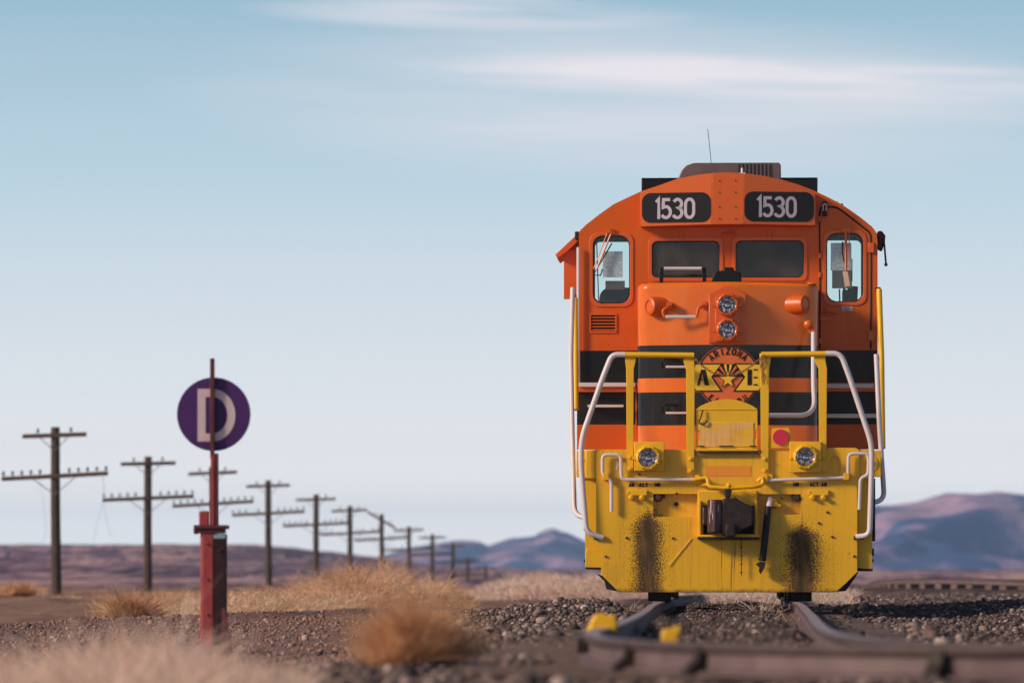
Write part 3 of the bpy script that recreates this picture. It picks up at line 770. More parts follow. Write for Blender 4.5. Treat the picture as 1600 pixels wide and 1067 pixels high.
for i in range(1, len(CEN)):
    seg = np.linalg.norm(CEN[i] - CEN[i-1]); acc += seg
    while acc > 0.56:
        acc -= 0.56
        t_ = Vector(CEN[i] - CEN[i-1]).normalized(); L_, R_ = Vector(LEFT[i]), Vector(RIGHT[i])
        if CEN[i][1] > 84: continue
        mid = Vector(CEN[i]) - t_ * acc; wd = (R_ - L_).length
        put(tie_mesh(mid, t_ if wd > 1.3 else Vector(((L_-R_).y, -(L_-R_).x)).normalized() * (1 if CEN[i][1] < 200 else 1), -.137).build('tie', M['tie_wood'], bevel=.008), trk)
        if CEN[i][1] < 34: anchors.append((L_, t_))
sel = []
for ppx in (962, 1110, 1465):
    j = min(range(5, len(LEFT)-1), key=lambda i: abs(pxof(LEFT[i][0], LEFT[i][1]) - ppx) + (1e3 if LEFT[i][1] > 25.2 else 0))
    sel.append((Vector(LEFT[j]), Vector(LEFT[j+1]-LEFT[j-1]).normalized()))
for L_, t_ in sel:
    nn = Vector((t_.y, -t_.x)); 
    mb = MB(); 
    outl = [(-.11, -.150), (.11, -.150), (.10, -.11), (.055, -.07), (.045, -.012), (-.045, -.012), (-.055, -.07), (-.10, -.11)]
    mb.prism(outl, -.034, .034, fn=lambda x, y, z: (L_.x + nn.x*x + t_.x*y, L_.y + nn.y*x + t_.y*y, z))
    put(mb.build('rail_anchor', M['dark'], bevel=.004), trk)

# track curving in from the right, behind the ballast field
bgt = tag(empty('railway_track', (gx(1600,125), 125, 0)), 'distant curved track on raised ties at the right edge behind the ballast', 'railway track')
zb = [float(p[2]) for p in BG_C3]
for off in (-.72, .72):
    pp = []
    for i, p in enumerate(BG_C):
        a = np.array(BG_C[max(i-1, 0)]); b_ = np.array(BG_C[min(i+1, len(BG_C)-1)]); t_ = (b_-a)/np.linalg.norm(b_-a)
        pp.append((p[0] + t_[1]*off, p[1] - t_[0]*off, zb[i]))
    put(rail_mesh(MB(), pp).build('rail', [M['rail_side'], M['rail_top'], M['rail_head_shade']], angle=30), bgt)
acc = 0; nt_ = 0
for i in range(len(BG_C) - 1, 0, -1):
    p, q = np.array(BG_C[i]), np.array(BG_C[i-1]); L_ = np.linalg.norm(q - p); t_ = Vector(q - p).normalized()
    s_ = acc
    while s_ < L_ and nt_ < 98:
        c = Vector(p) + t_ * s_
        put(tie_mesh(c, t_, zb[i] - .137, w=.25, h=.24).build('tie', M['tie_grey'], bevel=.0), bgt); nt_ += 1
        s_ += 0.60
    acc = s_ - L_

# derail device near the end of the left rail
dr = tag(empty('derail_block', (.45, 29, -.14)), 'yellow painted derail casting clamped over the left rail in the foreground', 'derail')
mb = MB(); d = 31.0
mb.prism([(-.065,-.02),(-.075,.035),(-.05,.075),(-.01,.085),(.02,.07),(.055,.08),(.075,.04),(.07,-.02)], -.13, .13)
mb.prism([(-.10,-.06),(-.085,.02),(-.055,.03),(-.05,-.06)], -.09, .05)
o = mb.build('casting', M['yellow'], dr, bevel=.012, seg=3); o.location = (gx(943, d)-.45, d-29, .14 - .005)
mb = MB().box(-.10, .10, -.12, .12, -.14, -.055)
o = mb.build('base_plate', M['dark'], dr, bevel=.01); o.location = (gx(930, d)-.45, d-29, .14)
dr2 = tag(empty('derail', (.78, 27.4, -.14)), 'yellow upright arm standing between the rails behind the front rail', 'derail')
mb = MB(); mb.prism([(-.04,-.10),(-.045,.02),(-.04,.045),(.0,.05),(.045,.07),(.048,.03),(.03,.01),(.045,-.02),(.045,-.10)], -.05, .05)
o = mb.build('arm', M['yellow'], dr2, bevel=.008, seg=3); o.location = (gx(1048,27.4)-.78, 0, .14 - .02)
mb = MB().tube([(gx(975,28.4)-.78, 1.0, .085), (gx(1000,28.2)-.78, .8, .08), (gx(1030,27.6)-.78, .2, .075)], .02, 8)
mb.build('rod', M['yellow'], dr2)

# ------------------------------------------------------------------ LOCOMOTIVE (local frame: x right, y back from the pilot, z above the rail head)
loco = tag(empty('locomotive', (2.274, 60, 0), R(-2.17)), 'orange, black and yellow diesel locomotive numbered 1530 standing head-on on the track', 'locomotive')
def X_(px, dy=0.0): return (px - 1137.5) * (60 + dy) / F
def Z_(py, dy=0.0): return EYE + (897 - py) * (60 + dy) / F
def PX(pts, dy=0.0): return [(X_(a, dy), Z_(b_, dy)) for a, b_ in pts]
def P3(pts, dy=0.0): return [(X_(p[0], p[2] if len(p) > 2 else dy), p[2] if len(p) > 2 else dy, Z_(p[1], p[2] if len(p) > 2 else dy)) for p in pts]
def prr(x0, x1, y0, y1, r, dy=0.0, n=5): return rrect(X_(x0, dy), X_(x1, dy), Z_(y1, dy), Z_(y0, dy), r * (60+dy)/F, n)

# dirty yellow of the pilot: spray of mud over each rail, drips in the middle, speckles
def pilot_mat():
    m, t, b = new_mat('pilot_yellow')
    co = tcoord(t); s_ = t.nodes.new('ShaderNodeSeparateXYZ'); t.links.new(co, s_.inputs[0])
    c = tmix(t, tnoise(t, co, 1.3, 4), YELLOW, (0.78, 0.415, 0.008))
    fine = tmath(t, 'ADD', tmath(t, 'MULTIPLY', tnoise(t, co, 130, 2, .6), .5), tmath(t, 'MULTIPLY', tnoise(t, co, 60, 3, .6), .5))
    fine = tmath(t, 'ADD', tmath(t, 'MULTIPLY', tmath(t, 'SUBTRACT', fine, .5), 2.3), .5); mid = tnoise(t, co, 9, 4, 0.6)
    def smear(cx, hw, z_top, soft):
        dx = tmath(t, 'DIVIDE', tmath(t, 'ABSOLUTE', tmath(t, 'SUBTRACT', s_.outputs[0], cx)), hw)
        dxn = tmath(t, 'ADD', dx, tmath(t, 'MULTIPLY', tmath(t, 'SUBTRACT', mid, 0.5), 0.7))
        dz = tmath(t, 'DIVIDE', tmath(t, 'SUBTRACT', s_.outputs[2], z_top), soft)
        dzn = tmath(t, 'MAXIMUM', dz, 0.0)
        return tmath(t, 'SUBTRACT', 1.3, tmath(t, 'ADD', dxn, dzn))
    tot = None
    for cx, hw, zt, so in ((X_(1013), 0.150, Z_(818), .15), (X_(1254), 0.172, Z_(836), .13)):
        v = smear(cx, hw, zt, so)
        solid = tstep(t, tmath(t, 'ADD', v, tmath(t, 'MULTIPLY', tmath(t, 'SUBTRACT', fine, .5), 2.6)), 0.20, 0.45)
        core = tmath(t, 'MULTIPLY', solid, 0.96)
        tot = core if tot is None else tmath(t, 'MAXIMUM', tot, core)
        halo = tmath(t, 'MULTIPLY', tstep(t, v, -1.9, 0.5), tstep(t, fine, 0.60, 0.66))
        tot = tmath(t, 'MAXIMUM', tot, tmath(t, 'MULTIPLY', halo, 0.75))
    low = tstep(t, s_.outputs[2], 1.0, 0.1)
    sp = tmath(t, 'MULTIPLY', tstep(t, tnoise(t, co, 40, 2, .5), .70, .73), low)
    sp2 = tmath(t, 'MULTIPLY', tstep(t, tnoise(t, tscale(t, co, (30, 30, 9)), 1, 2, .5), .74, .77), tstep(t, s_.outputs[2], 1.3, .4))
    tot = tmath(t, 'MAXIMUM', tot, tmath(t, 'MULTIPLY', tmath(t, 'MAXIMUM', sp, sp2), .8))
    # vertical oily drips below the coupler pocket
    dr_ = tstep(t, tnoise(t, tscale(t, co, (42, 1, 1.1)), 1, 3, .6), .56, .68)
    mask = tmath(t, 'MULTIPLY', tmath(t, 'LESS_THAN', tmath(t, 'ABSOLUTE', tmath(t, 'SUBTRACT', s_.outputs[0], .01)), .16), tstep(t, s_.outputs[2], .75, .45))
    tot = tmath(t, 'MAXIMUM', tot, tmath(t, 'MULTIPLY', tmath(t, 'MULTIPLY', dr_, mask), .8))
    edge = tmath(t, 'MULTIPLY', tstep(t, tmath(t, 'ADD', s_.outputs[2], tmath(t, 'MULTIPLY', mid, .10)), .20, .145), .8)
    tot = tmath(t, 'MAXIMUM', tot, edge)
    mud = tmix(t, tstep(t, tnoise(t, tscale(t, co, (14, 14, 3)), 1, 4), .4, .65), (0.022, 0.014, 0.011), (0.10, 0.048, 0.018))
    c = tmix(t, tmath(t, 'MULTIPLY', tstep(t, tnoise(t, co, 2.2, 5, .65), .5, .85), .6), c, (0.42, 0.20, 0.02))
    st = tmath(t, 'MULTIPLY', tstep(t, tnoise(t, tscale(t, co, (24, 24, .7)), 1, 5, .65), .50, .72), .42)
    c = tmix(t, st, c, (0.36, 0.15, 0.03))
    c = tmix(t, tot, c, mud)
    t.links.new(c, b.inputs['Base Color'])
    t.links.new(tmath(t, 'ADD', tmath(t, 'MULTIPLY', tot, .45), .40), b.inputs['Roughness'])
    tbump(t, b, tnoise(t, co, 2.5, 3), .3, .02)
    return m
M['pilot'] = pilot_mat()

# pilot plate with openings
hole_l = PX([(1021.7, 771.5), (1090, 771.5), (1090, 807), (1021.7, 807)])
hole_r = PX([(1184.5, 772), (1251.7, 772), (1251.7, 804), (1184.5, 804)])
hole_c = PX([(1099, 788), (1178, 788), (1178, 834), (1099, 834)])
hole_o = prr(1297, 1313.7, 712.5, 744.5, 8, 0)
outl = PX([(932, 702), (1293, 702), (1294, 699.5), (1337, 699.5), (1343, 703), (1343, 750), (1340, 756), (1340, 893), (1321, 912), (1306, 925), (968, 925), (940, 897), (940, 862), (932, 855)])
pil = MB().prism(outl, 0, .025, [hole_l, hole_r, hole_c, hole_o]).build('pilot_plate', M['pilot'], loco, bevel=.006)
mb = MB()
for x0, x1, y0, y1 in ((1019, 1092.5, 769, 810), (1182, 1254, 769.5, 807)):
    mb.box(X_(x0), X_(x1), .09, .10, Z_(y1), Z_(y0))
    mb.box(X_(x0), X_(x1), .026, .09, Z_(y0)-.001, Z_(y0)+.012); mb.box(X_(x0), X_(x1), .026, .09, Z_(y1)-.012, Z_(y1)+.001)
    mb.box(X_(x0)-.012, X_(x0), .026, .09, Z_(y1), Z_(y0)); mb.box(X_(x1), X_(x1)+.012, .026, .09, Z_(y1), Z_(y0))
    mb.build('hose_recess', M['pilot'], loco); mb = MB()
MB().prism(prr(1295, 1316, 710, 747, 9), .08, .09).build('oval_backing', M['canvas'], loco)
MB().prism(circ(X_(1057), Z_(787), .024, 16), .084, .0895).build('recess_hole', M['dark'], loco)
# crescent mark beside the left rail lever
MB().ribbon(PX([(964, 718.5), (966, 725), (964.5, 731), (962.5, 734)]), .018, thick=.003, fn=lambda x, y, z: (x, y-.001, z)).build('crescent_mark', M['white'], loco)
# side wings with the step wells
def wing(s_):
    if s_ < 0:
        a = PX([(914, 745), (941, 745), (941, 887), (915, 886)], .10); b1_ = PX([(901, 704), (934, 702.5), (934, 746), (901, 745)], .06)
        foot = PX([(915, 862), (919, 856), (941, 862), (941, 887), (915, 886)], .07); c_ = (918, 727)
    else:
        a = PX([(1338, 745), (1363, 745), (1363, 889), (1338, 887)], .10); b1_ = PX([(1338, 702.5), (1377, 704), (1377, 745), (1338, 745)], .06)
        foot = PX([(1338, 852), (1345, 854), (1363, 866), (1363, 889), (1338, 887)], .07); c_ = (1359.5, 724)
    mb = MB().prism(a, .10, .14).prism(b1_, .06, .10).prism(foot, .07, .10)
    w = mb.build('step_well_plate', M['yellow'], loco, bevel=.006)
    k = MB().prism(circ(X_(c_[0]), Z_(c_[1]), .088, 28), .052, .062, [circ(X_(c_[0]), Z_(c_[1]), .066, 28)]).build('ring', M['yellow'], w, bevel=.004)
    mb = MB()
    x0, x1 = (X_(915), X_(932)) if s_ < 0 else (X_(1342), X_(1363))
    for z in (.42, .75, 1.08): mb.box(min(x0, x1)-.02, max(x0, x1)+.02, .16, .42, z, z+.03)
    mb.box(min(x0,x1)-.0, max(x0,x1), .44, .47, .35, 1.5)
    mb.build('step', M['dark'], loco, bevel=.004)
    e = -1 if s_ < 0 else 1
    mb = MB()
    for py0, py1 in (((745, 858),) if s_ > 0 else ()):
        mb.box(X_(1364), X_(1368.5), .18, .5, Z_(845), Z_(747))
    if s_ > 0: mb.box(X_(1364), X_(1366.5), .18, .4, Z_(868), Z_(856))
    if mb.V: mb.build('step_side', M['dark'], loco, bevel=.004)
wing(-1); wing(1)
# dark under-pilot frame corners
mb = MB(); fr_ = lambda: (mb.build('pilot_frame', M['dark'], loco, bevel=.006), mb.__init__())
mb.prism(PX([(933, 896), (948, 902), (972, 924), (962, 923), (948, 920), (945, 908)], .06), .06, .5); fr_()
mb.prism(PX([(1342, 893), (1338, 900), (1322, 923), (1300, 924.5), (1322, 911)], .06), .06, .5); fr_()
mb.prism(PX([(915, 886), (941, 886), (941, 890), (915, 889)], .06), .08, .4); fr_()
mb.prism(PX([(1340, 887), (1364, 887), (1364, 892), (1340, 892)], .06), .08, .4)
mb.build('pilot_frame', M['dark'], loco, bevel=.006)
# heavy end sill band behind the top of the pilot
MB().box(-1.5, 1.5, .03, 1.2, 1.30, Z_(702)-.003).build('end_platform', M['yellow'], loco, bevel=.01)

# bolts on the pilot
mb = MB()
for px, py in ((979.7, 840), (1052, 840.6), (947, 869), (1300.6, 838.5), (1335, 868.7), (1280, 817), (1058, 771), (1000, 741), (1222, 778), (1293, 800)):
    mb.lathe([(.014, 0), (.014, -.012), (.008, -.018)], (X_(px), 0, Z_(py)), (0, 1, 0), 8)
mb.build('bolt', M['rust'], loco)
MB().tube(P3([(1080.8, 841, -.008), (1063, 862, -.010), (1045, 884, -.012)]), .0045, 6).build('pin_rod', M['yellow'], loco)

# coupler pocket frame
f1 = PX([(1093, 766), (1183, 766), (1183, 840), (1093, 840)], -.06)
mb = MB().prism(f1, -.06, .0, [PX([(1099.5, 790), (1178.5, 790), (1178.5, 836), (1099.5, 836)], -.06)])
mb.box(X_(1092), X_(1096), -.12, -.06, Z_(838), Z_(782)); mb.box(X_(1180), X_(1184), -.12, -.06, Z_(838), Z_(782))
mb.box(X_(1090, -.2), X_(1187, -.2), -.20, -.0, Z_(839), Z_(835.5))
cp = mb.build('coupler_pocket', M['yellow'], loco, bevel=.006)
MB().box(X_(1091), X_(1187), -.19, -.01, Z_(843), Z_(839.3)).box(X_(1099), X_(1178), .05, .9, .62, 1.02).build('pocket_liner', M['dark'], cp)
# coupler: shank, head with guard arm, knuckle, lock lifter
mb = MB()
mb.box(-.09, .10, -.05, .6, Z_(826), Z_(790))
mb.prism(PX([(1129, 779), (1150, 777), (1166, 787), (1178, 791), (1178, 820), (1160, 828), (1148, 836), (1128, 837), (1124, 808)], -.3), -.36, -.08)
mb.prism(PX([(1134, 818), (1150, 818), (1150, 839), (1134, 839)], -.36), -.42, -.2)
mb.prism(PX([(1131, 763), (1145, 763), (1141, 779), (1134, 779)], -.3), -.28, -.14)
cpl = mb.build('coupler', M['dark'], loco, bevel=.022, seg=3)
def knuckle_mat():
    m, t, b = new_mat('knuckle_worn')
    co = tcoord(t); v = tnoise(t, tscale(t, co, (30, 1, 3)), 1, 4, .6)
    c = tmix(t, tstep(t, v, .4, .6), (.09, .035, .032), (.035, .018, .018)); c = tmix(t, tstep(t, tnoise(t, tscale(t, co, (44, 1, 4)), 1, 2), .64, .68), c, (.42, .36, .38))
    t.links.new(c, b.inputs['Base Color']); b.inputs['Roughness'].default_value = .4; b.inputs['Metallic'].default_value = .3
    return m
mb = MB().vprism([(X_(1106), -.30), (X_(1110), -.36), (X_(1117), -.39), (X_(1124), -.38), (X_(1130), -.34), (X_(1130), -.20), (X_(1106), -.16)], Z_(833), Z_(781))
mb.box(X_(1098), X_(1107), -.2, -.06, Z_(820), Z_(792))
mb.build('knuckle', knuckle_mat(), cpl, bevel=.02, seg=3)
mb = MB()
for i in range(9):
    mb.lathe([(.012, -.004), (.012, .004)], (X_(1159), -.05, Z_(842 + i*6.5)), (1, 0, 0) if i % 2 else (0, 1, 0), 8)
mb.tube(P3([(1159, 842, -.05), (1159.5, 870, -.05), (1159, 900, -.05)]), .004, 5)
mb.build('chain', M['rust'], cpl)

# air hose on the right
hs = MB().tube(catmull(P3([(1201, 792, -.05), (1199, 812, -.09), (1196, 840, -.10), (1192, 876, -.08)]), 6), .036, 12).build('air_hose', M['rubber'], loco)
MB().tube(P3([(1205, 779, .0), (1203, 786, -.03), (1201, 795, -.05)]), .030, 10).build('hose_collar', M['white'], hs)
mb = MB().prism(PX([(1181, 881), (1188, 877), (1197, 878), (1195, 887), (1189, 897), (1186, 892), (1187, 886)], -.08), -.13, -.05)
mb.lathe([(.042, -.0), (.042, .03)], (X_(1191.5), -.08, Z_(875)), (0, 0, 1), 10)
mb.build('hose_coupling', M['dark'], hs, bevel=.006)
mb = MB().lathe([(.05, -.03), (.05, .0), (.03, .05)], (X_(1211), .03, Z_(787)), (0, -1, 0), 10).tube(P3([(1200, 787, 0), (1220, 790, 0)]), .02, 8)
mb.build('angle_cock', M['yellow'], hs)
# hose manifolds
for cx, dpx in ((996, 1), (1279, -1)):
    mb = MB().box(X_(cx-16), X_(cx+16), -.03, -.001, Z_(773.5), Z_(765))
    for k in (-9, 8):
        mb.lathe([(.034, 0), (.034, .02), (.024, .025), (.024, .06), (.012, .062)], (X_(cx+k), 0, Z_(776)), (0, -1, -.25), 10)
    for k in (-14, 14): mb.lathe([(.008, 0), (.008, .01)], (X_(cx+k), -.03, Z_(769)), (0, -1, 0), 6)
    mb.build('hose_manifold', M['yellow'], loco, bevel=.003)
for cx in (1029, 1245):
    mb = MB().lathe([(.05, 0), (.05, .03), (.03, .04), (.03, .08)], (X_(cx), .06, Z_(776)), (0, -1, -.1), 10).tube(P3([(cx-8, 774, .06), (cx+11, 775, .06)]), .018, 8)
    mb.build('hose_fitting', M['rust'], loco)

# ---- small stencil letters
def glyph(ch):
    arc = lambda cx, cy, rx, ry, a0, a1, n=10: [(cx + rx*math.cos(R(a0+(a1-a0)*i/n)), cy + ry*math.sin(R(a0+(a1-a0)*i/n))) for i in range(n+1)]
    G = {
     '1': [([(0.02, .82), (.20, .98), (.20, 0)], 0)],
     '5': [([(.56, 1.0-.06), (.12, .94), (.10, .56)] + arc(.28, .33, .30, .27, 115, -150, 14), 0)],
     '3': [(arc(.28, .73, .26, .215, 155, -75, 12) + arc(.26, .29, .30, .24, 75, -155, 12), 0)],
     '0': [(arc(.29, .68, .27, .27, 0, 180, 10) + arc(.29, .32, .27, .27, 180, 360, 10), 1)],
     'A': [([(0, 0), (.31, 1), (.62, 0)], 0), ([(.12, .32), (.50, .32)], 0)],
     'R': [([(.04, 0), (.04, .96)] + arc(.32, .72, .24, .24, 90, -90, 8) + [(.04, .48)], 0), ([(.28, .48), (.58, 0)], 0)],
     'C': [(arc(.34, .68, .28, .28, 35, 180, 7) + arc(.34, .32, .28, .28, 180, 325, 7), 0)],
     'T': [([(.31, 0), (.31, .95)], 0), ([(0, .95), (.62, .95)], 0)],
     'M': [([(.03, 0), (.03, 1), (.36, .35), (.69, 1), (.69, 0)], 0)],
     'I': [([(.1, 0), (.1, 1)], 0)],
     'Z': [([(.02, .95), (.56, .95), (.03, .05), (.58, .05)], 0)],
     'O': [(arc(.34, .62, .30, .34, 0, 180, 10) + arc(.34, .38, .30, .34, 180, 360, 10), 1)],
     'N': [([(.04, 0), (.04, 1), (.56, 0), (.56, 1)], 0)],
     'E': [([(.52, .95), (.04, .95), (.04, .05), (.54, .05)], 0), ([(.04, .52), (.44, .52)], 0)],
     'S': [(arc(.28, .73, .23, .21, 40, 265, 9) + arc(.28, .27, .24, .22, 85, -140, 9), 0)],
     'D': [([(.06, .05), (.06, .95), (.26, .95)] + arc(.26, .5, .40, .45, 80, -80, 16) + [(.26, .05)], 1)],
    }
    return G[ch]
def text(mb, s_, x, z, h, adv, w, fn, thick=.003, m=0, xs=1.0):
    """s_ written from x, baseline z, height h, advance per letter adv (of h); w stroke width"""
    cx = x
    for i, ch in enumerate(s_):
        if ch != ' ':
            for pts, closed in glyph(ch):
                mb.ribbon([(cx + px * h * xs, z + pz * h) for px, pz in pts], w, bool(closed), thick, m, fn)
        cx += (adv[i] if isinstance(adv, (list, tuple)) else adv) * h
    return mb
mb = MB(); flat = lambda x, y, z: (x, y - .001, z)
hz = .036
for s_, px in (('AR', 983.5), ('ACT', 999.5), ('MR', 1024)): text(mb, s_, X_(px), Z_(760.0), hz, .92, .011, flat)
for s_, px in (('MR', 1240.5), ('ACT', 1266), ('AR', 1284)): text(mb, s_, X_(px), Z_(759.5), hz, .92, .011, flat)
mb.build('stencil_lettering', M['letterblack'], loco, recalc=False, smooth=False)

# ---- ditch lights
def headlamp(px, py, dy, r_lens, name, body, parent, cut=False):
    cx, cz = X_(px, dy), Z_(py, dy); k = r_lens
    o = MB().lathe([(k*1.5, .0), (k*1.5, -.05), (k*1.42, -.075), (k*1.2, -.085), (k*1.12, -.07), (k*1.08, -.005)], (cx, dy, cz), (0, 1, 0), 28, caps=False).build(name, body, parent, angle=30)
    mb = MB().lathe([(k*.6, -.020), (k*.8, -.035), (k*1.08, -.062)], (cx, dy, cz), (0, 1, 0), 24, 0, False).lathe([(k*.0, -.012), (k*.62, -.0205)], (cx, dy, cz), (0, 1, 0), 24, 2, False)
    mb.lathe([(k*.34, -.030), (k*.30, -.048), (k*.12, -.056)], (cx, dy, cz - k*.12), (0, 1, 0), 16, 0)
    for a in range(6):
        an = a * 1.047 + .3; ca, sa = math.cos(an), math.sin(an)
        mb.tube([(cx + ca*k*.3, dy-.036, cz + sa*k*.3), (cx + ca*k*1.0, dy-.058, cz + sa*k*1.0)], .006, 5, 1)
    mb.build('reflector', [M['chrome'], M['dark'], M['chrome_dim']], o)
    MB().lathe([(k*1.1, -.064), (k*.9, -.076), (k*.4, -.086), (.004, -.088)], (cx, dy, cz), (0, 1, 0), 24).build('lens', M['lens'], o)
    mb = MB()
    for a in range(8):
        an = a * math.pi/4 + .3; mb.lathe([(.010, 0), (.010, .012)], (cx + math.cos(an)*k*1.33, dy-.074, cz + math.sin(an)*k*1.33), (0, -1, 0), 6)
    for sx in (-1, 1): mb.box(cx + sx*k*1.62 - .02, cx + sx*k*1.62 + .02, dy-.06, dy-.0, cz-.022, cz+.022)
    mb.build('lamp_bolt', body, o, bevel=.003)
    return o
for x0, x1, y0, y1, cx, cy in ((991.5, 1038.8, 690, 735.6, 1013.3, 715), (1234, 1283, 690, 738, 1259, 714)):
    o = MB().box(X_(x0), X_(x1), -.10, -.02, Z_(y1), Z_(y0)).build('ditch_light_box', M['yellow'], loco, bevel=.006)
    headlamp(cx, cy, -.10, .088, 'headlight', M['yellow'], loco)
# red marker
mb = MB().prism(PX([(1199, 700), (1207.5, 669), (1233, 668), (1243, 700)], -.02), -.03, -.02)
mk = mb.build('marker_bracket', M['yellow'], loco, bevel=.003)
MB().prism(circ(X_(1220.5, -.04), Z_(683, -.04), .084, 32), -.055, -.031).build('red_marker', M['red_marker'], mk, bevel=.004)
MB().box(X_(1102.8), X_(1173.6), -.004, -.001, Z_(743.8), Z_(727.6)).build('orange_patch', M['patch'], loco)

# ---- end railing
def post(cxt, cxb, py_top, py_bot, dy, tw, bw):
    mb = MB().prism(PX([(cxt-tw, py_top), (cxt+tw, py_top), (cxt+tw, py_top+13), (cxb+bw+1, py_top+26), (cxb+bw, py_bot), (cxb-bw, py_bot), (cxb-bw-1, py_top+26), (cxt-tw, py_top+13)], dy), dy, dy+.018)
    # folded flange on one side
    mb.box(X_(cxb+bw*.55, dy), X_(cxb+bw, dy), dy+.018, dy+.07, Z_(py_bot), Z_(py_top+28))
    for q in (py_bot-4, py_bot-22): mb.lathe([(.022, 0), (.022, .014), (.014, .022)], (X_(cxb, dy), dy, Z_(q)), (0, -1, 0), 8)
    for q in (-4, 4): mb.lathe([(.012, 0), (.012, .012)], (X_(cxt+q, dy), dy, Z_(py_top+8)), (0, -1, 0), 8)
    return mb.build('railing_post', M['yellow'], loco, bevel=.004)
RD = -.045
post(985.8, 985, 550, 736, RD, 8.3, 5.0); post(1077.2, 1079.5, 552, 739, RD, 8.3, 5.8)
post(1196, 1195.5, 552, 739, RD, 8.5, 5.8); post(1281.3, 1286, 550, 738, RD, 8.8, 5.6)
MB().tube(P3([(977, 553.8), (1085, 555)], RD-.012), .030, 12).build('top_rail', M['yellow'], loco)
MB().tube(P3([(1190, 554), (1290, 553)], RD-.012), .030, 12).build('top_rail', M['yellow'], loco)
d2 = -.012 + RD
MB().tube(fillet(P3([(977, 553.5, d2), (957, 553.5, d2), (944, 585, d2), (909.5, 683, d2), (908, 720, d2), (913, 786, d2), (917, 832, d2), (943, 840, -.02)]), .12, 6), .029, 12).build('corner_handrail', M['white'], loco)
MB().tube(fillet(P3([(1290, 552.5, d2), (1314, 552.5, d2), (1328, 590, d2), (1362.5, 694, d2), (1362, 740, d2), (1359, 836, d2), (1338, 838.5, -.02)]), .12, 6), .029, 12).build('corner_handrail', M['white'], loco)
mb = MB()
for a, b_ in ((935, 840), (1341, 840)):
    mb.box(X_(a-7), X_(a+9), -.03, -.0, Z_(b_+3), Z_(b_-3))
    for q in (-4, 5): mb.lathe([(.016, 0), (.016, .015)], (X_(a+q), -.03, Z_(b_)), (0, -1, 0), 8)
mb.build('handrail_foot', M['rust'], loco, bevel=.004)
# side handrails
MB().tube(fillet(P3([(895.5, 449, 1.1), (892.5, 556, 1.0), (894.5, 668, .7), (898, 803, .35), (922, 811, .2)]), .1, 6), .027, 12).build('side_handrail', M['white'], loco)
MB().tube(P3([(899.5, 466, 1.7), (900.5, 640, 1.2)]), .028, 12).build('side_handrail', M['yellow'], loco)
MB().tube(fillet(P3([(1373.8, 453, 1.7), (1377.5, 560, 1.4), (1379.3, 700, 1.0)]), .1, 4), .031, 12).build('side_handrail', M['yellow'], loco)
MB().tube(fillet(P3([(1369.5, 554, .7), (1374.5, 668, .6), (1382, 780, .35), (1358, 787, .2)]), .1, 6), .027, 12).build('side_handrail', M['white'], loco)
mb = MB()
for p in ((1372, 451, 1.8), (897, 461, 1.8), (1370, 560, .8)): MB().box(X_(p[0], p[2])-.03, X_(p[0], p[2])+.03, p[2], p[2]+.08, Z_(p[1]+6, p[2]), Z_(p[1]-2, p[2])).build('handrail_bracket', M['rust'], loco, bevel=.006)
# uncoupling levers
MB().tube(fillet(P3([(956, 799), (956, 750), (942, 742), (942, 710), (970.5, 710), (971.5, 749), (1093, 749)], -.055), .055, 5), .0185, 10).build('uncoupling_lever', M['white'], loco)
MB().tube(fillet(P3([(1342.8, 796), (1344.5, 747), (1357, 742), (1357.5, 708.6), (1326, 708.6), (1325.5, 746), (1196, 750.5)], -.055), .055, 5), .0185, 10).build('uncoupling_lever', M['white'], loco)
mb = MB()
mb.tube(fillet(P3([(1083, 750, -.09), (1107, 745, -.10), (1107, 760, -.14), (1137.5, 762.5, -.16), (1181, 760, -.14), (1193, 757, -.1), (1192, 745, -.09), (1184, 752, -.08)]), .05, 5), .021, 10)
mb.tube(P3([(1094, 757, -.05), (1108, 757, -.08)]), .017, 8)
for px in (1091, 1196): MB().box(X_(px-4), X_(px+4), -.09, -.0, Z_(755), Z_(742)).build('lever_bracket', M['yellow'], loco, bevel=.004)
for px in (947, 1322): MB().box(X_(px-4), X_(px+5), -.075, -.0, Z_(750), Z_(739)).build('lever_bracket', M['yellow'], loco, bevel=.004)
mb.lathe([(.035, -.02), (.035, .02)], (X_(1203), -.05, Z_(745)), (0, 1, 0), 8)
mb.lathe([(.022, 0), (.030, .03), (.008, .06)], (X_(1139), -.16, Z_(763)), (0, 0, 1), 8)
mb.build('lever_link', M['yellow'], loco, bevel=.004)
# centre gate plate (folded drop step)
arch = [(1088, 639)] + [(1088 + 96*i/12, 639 - 15.5*math.sin(math.pi*i/12)**.8) for i in range(1, 12)] + [(1184, 639), (1184.5, 704), (1088.5, 704)]
hl = [PX([(1090, 672), (1095, 672), (1095, 687), (1090, 687)], -.02), PX([(1177.5, 671), (1182.5, 671), (1182.5, 686), (1177.5, 686)], -.02)]
gp = MB().prism(PX(arch, -.02), -.025, .0, hl).build('drop_step_plate', M['yellow'], loco, bevel=.005)
MB().box(X_(1094), X_(1178), -.034, -.026, Z_(698), Z_(660)).build('worn_tread', M['sunbleached'], gp, bevel=.004)
mb = MB().box(X_(1088), X_(1185), -.07, -.026, Z_(704.5), Z_(701)).box(X_(1089), X_(1184), -.032, -.026, Z_(640.5), Z_(638.5))
mb.build('step_lip', M['yellow'], gp, bevel=.004)
mb = MB()
for a, b_ in ((1091, 1101), (1124, 1147), (1172, 1182)): mb.box(X_(a), X_(b_), -.042, -.035, Z_(698.2), Z_(696.2))
mb.build('hinge_gap', M['dark'], gp)
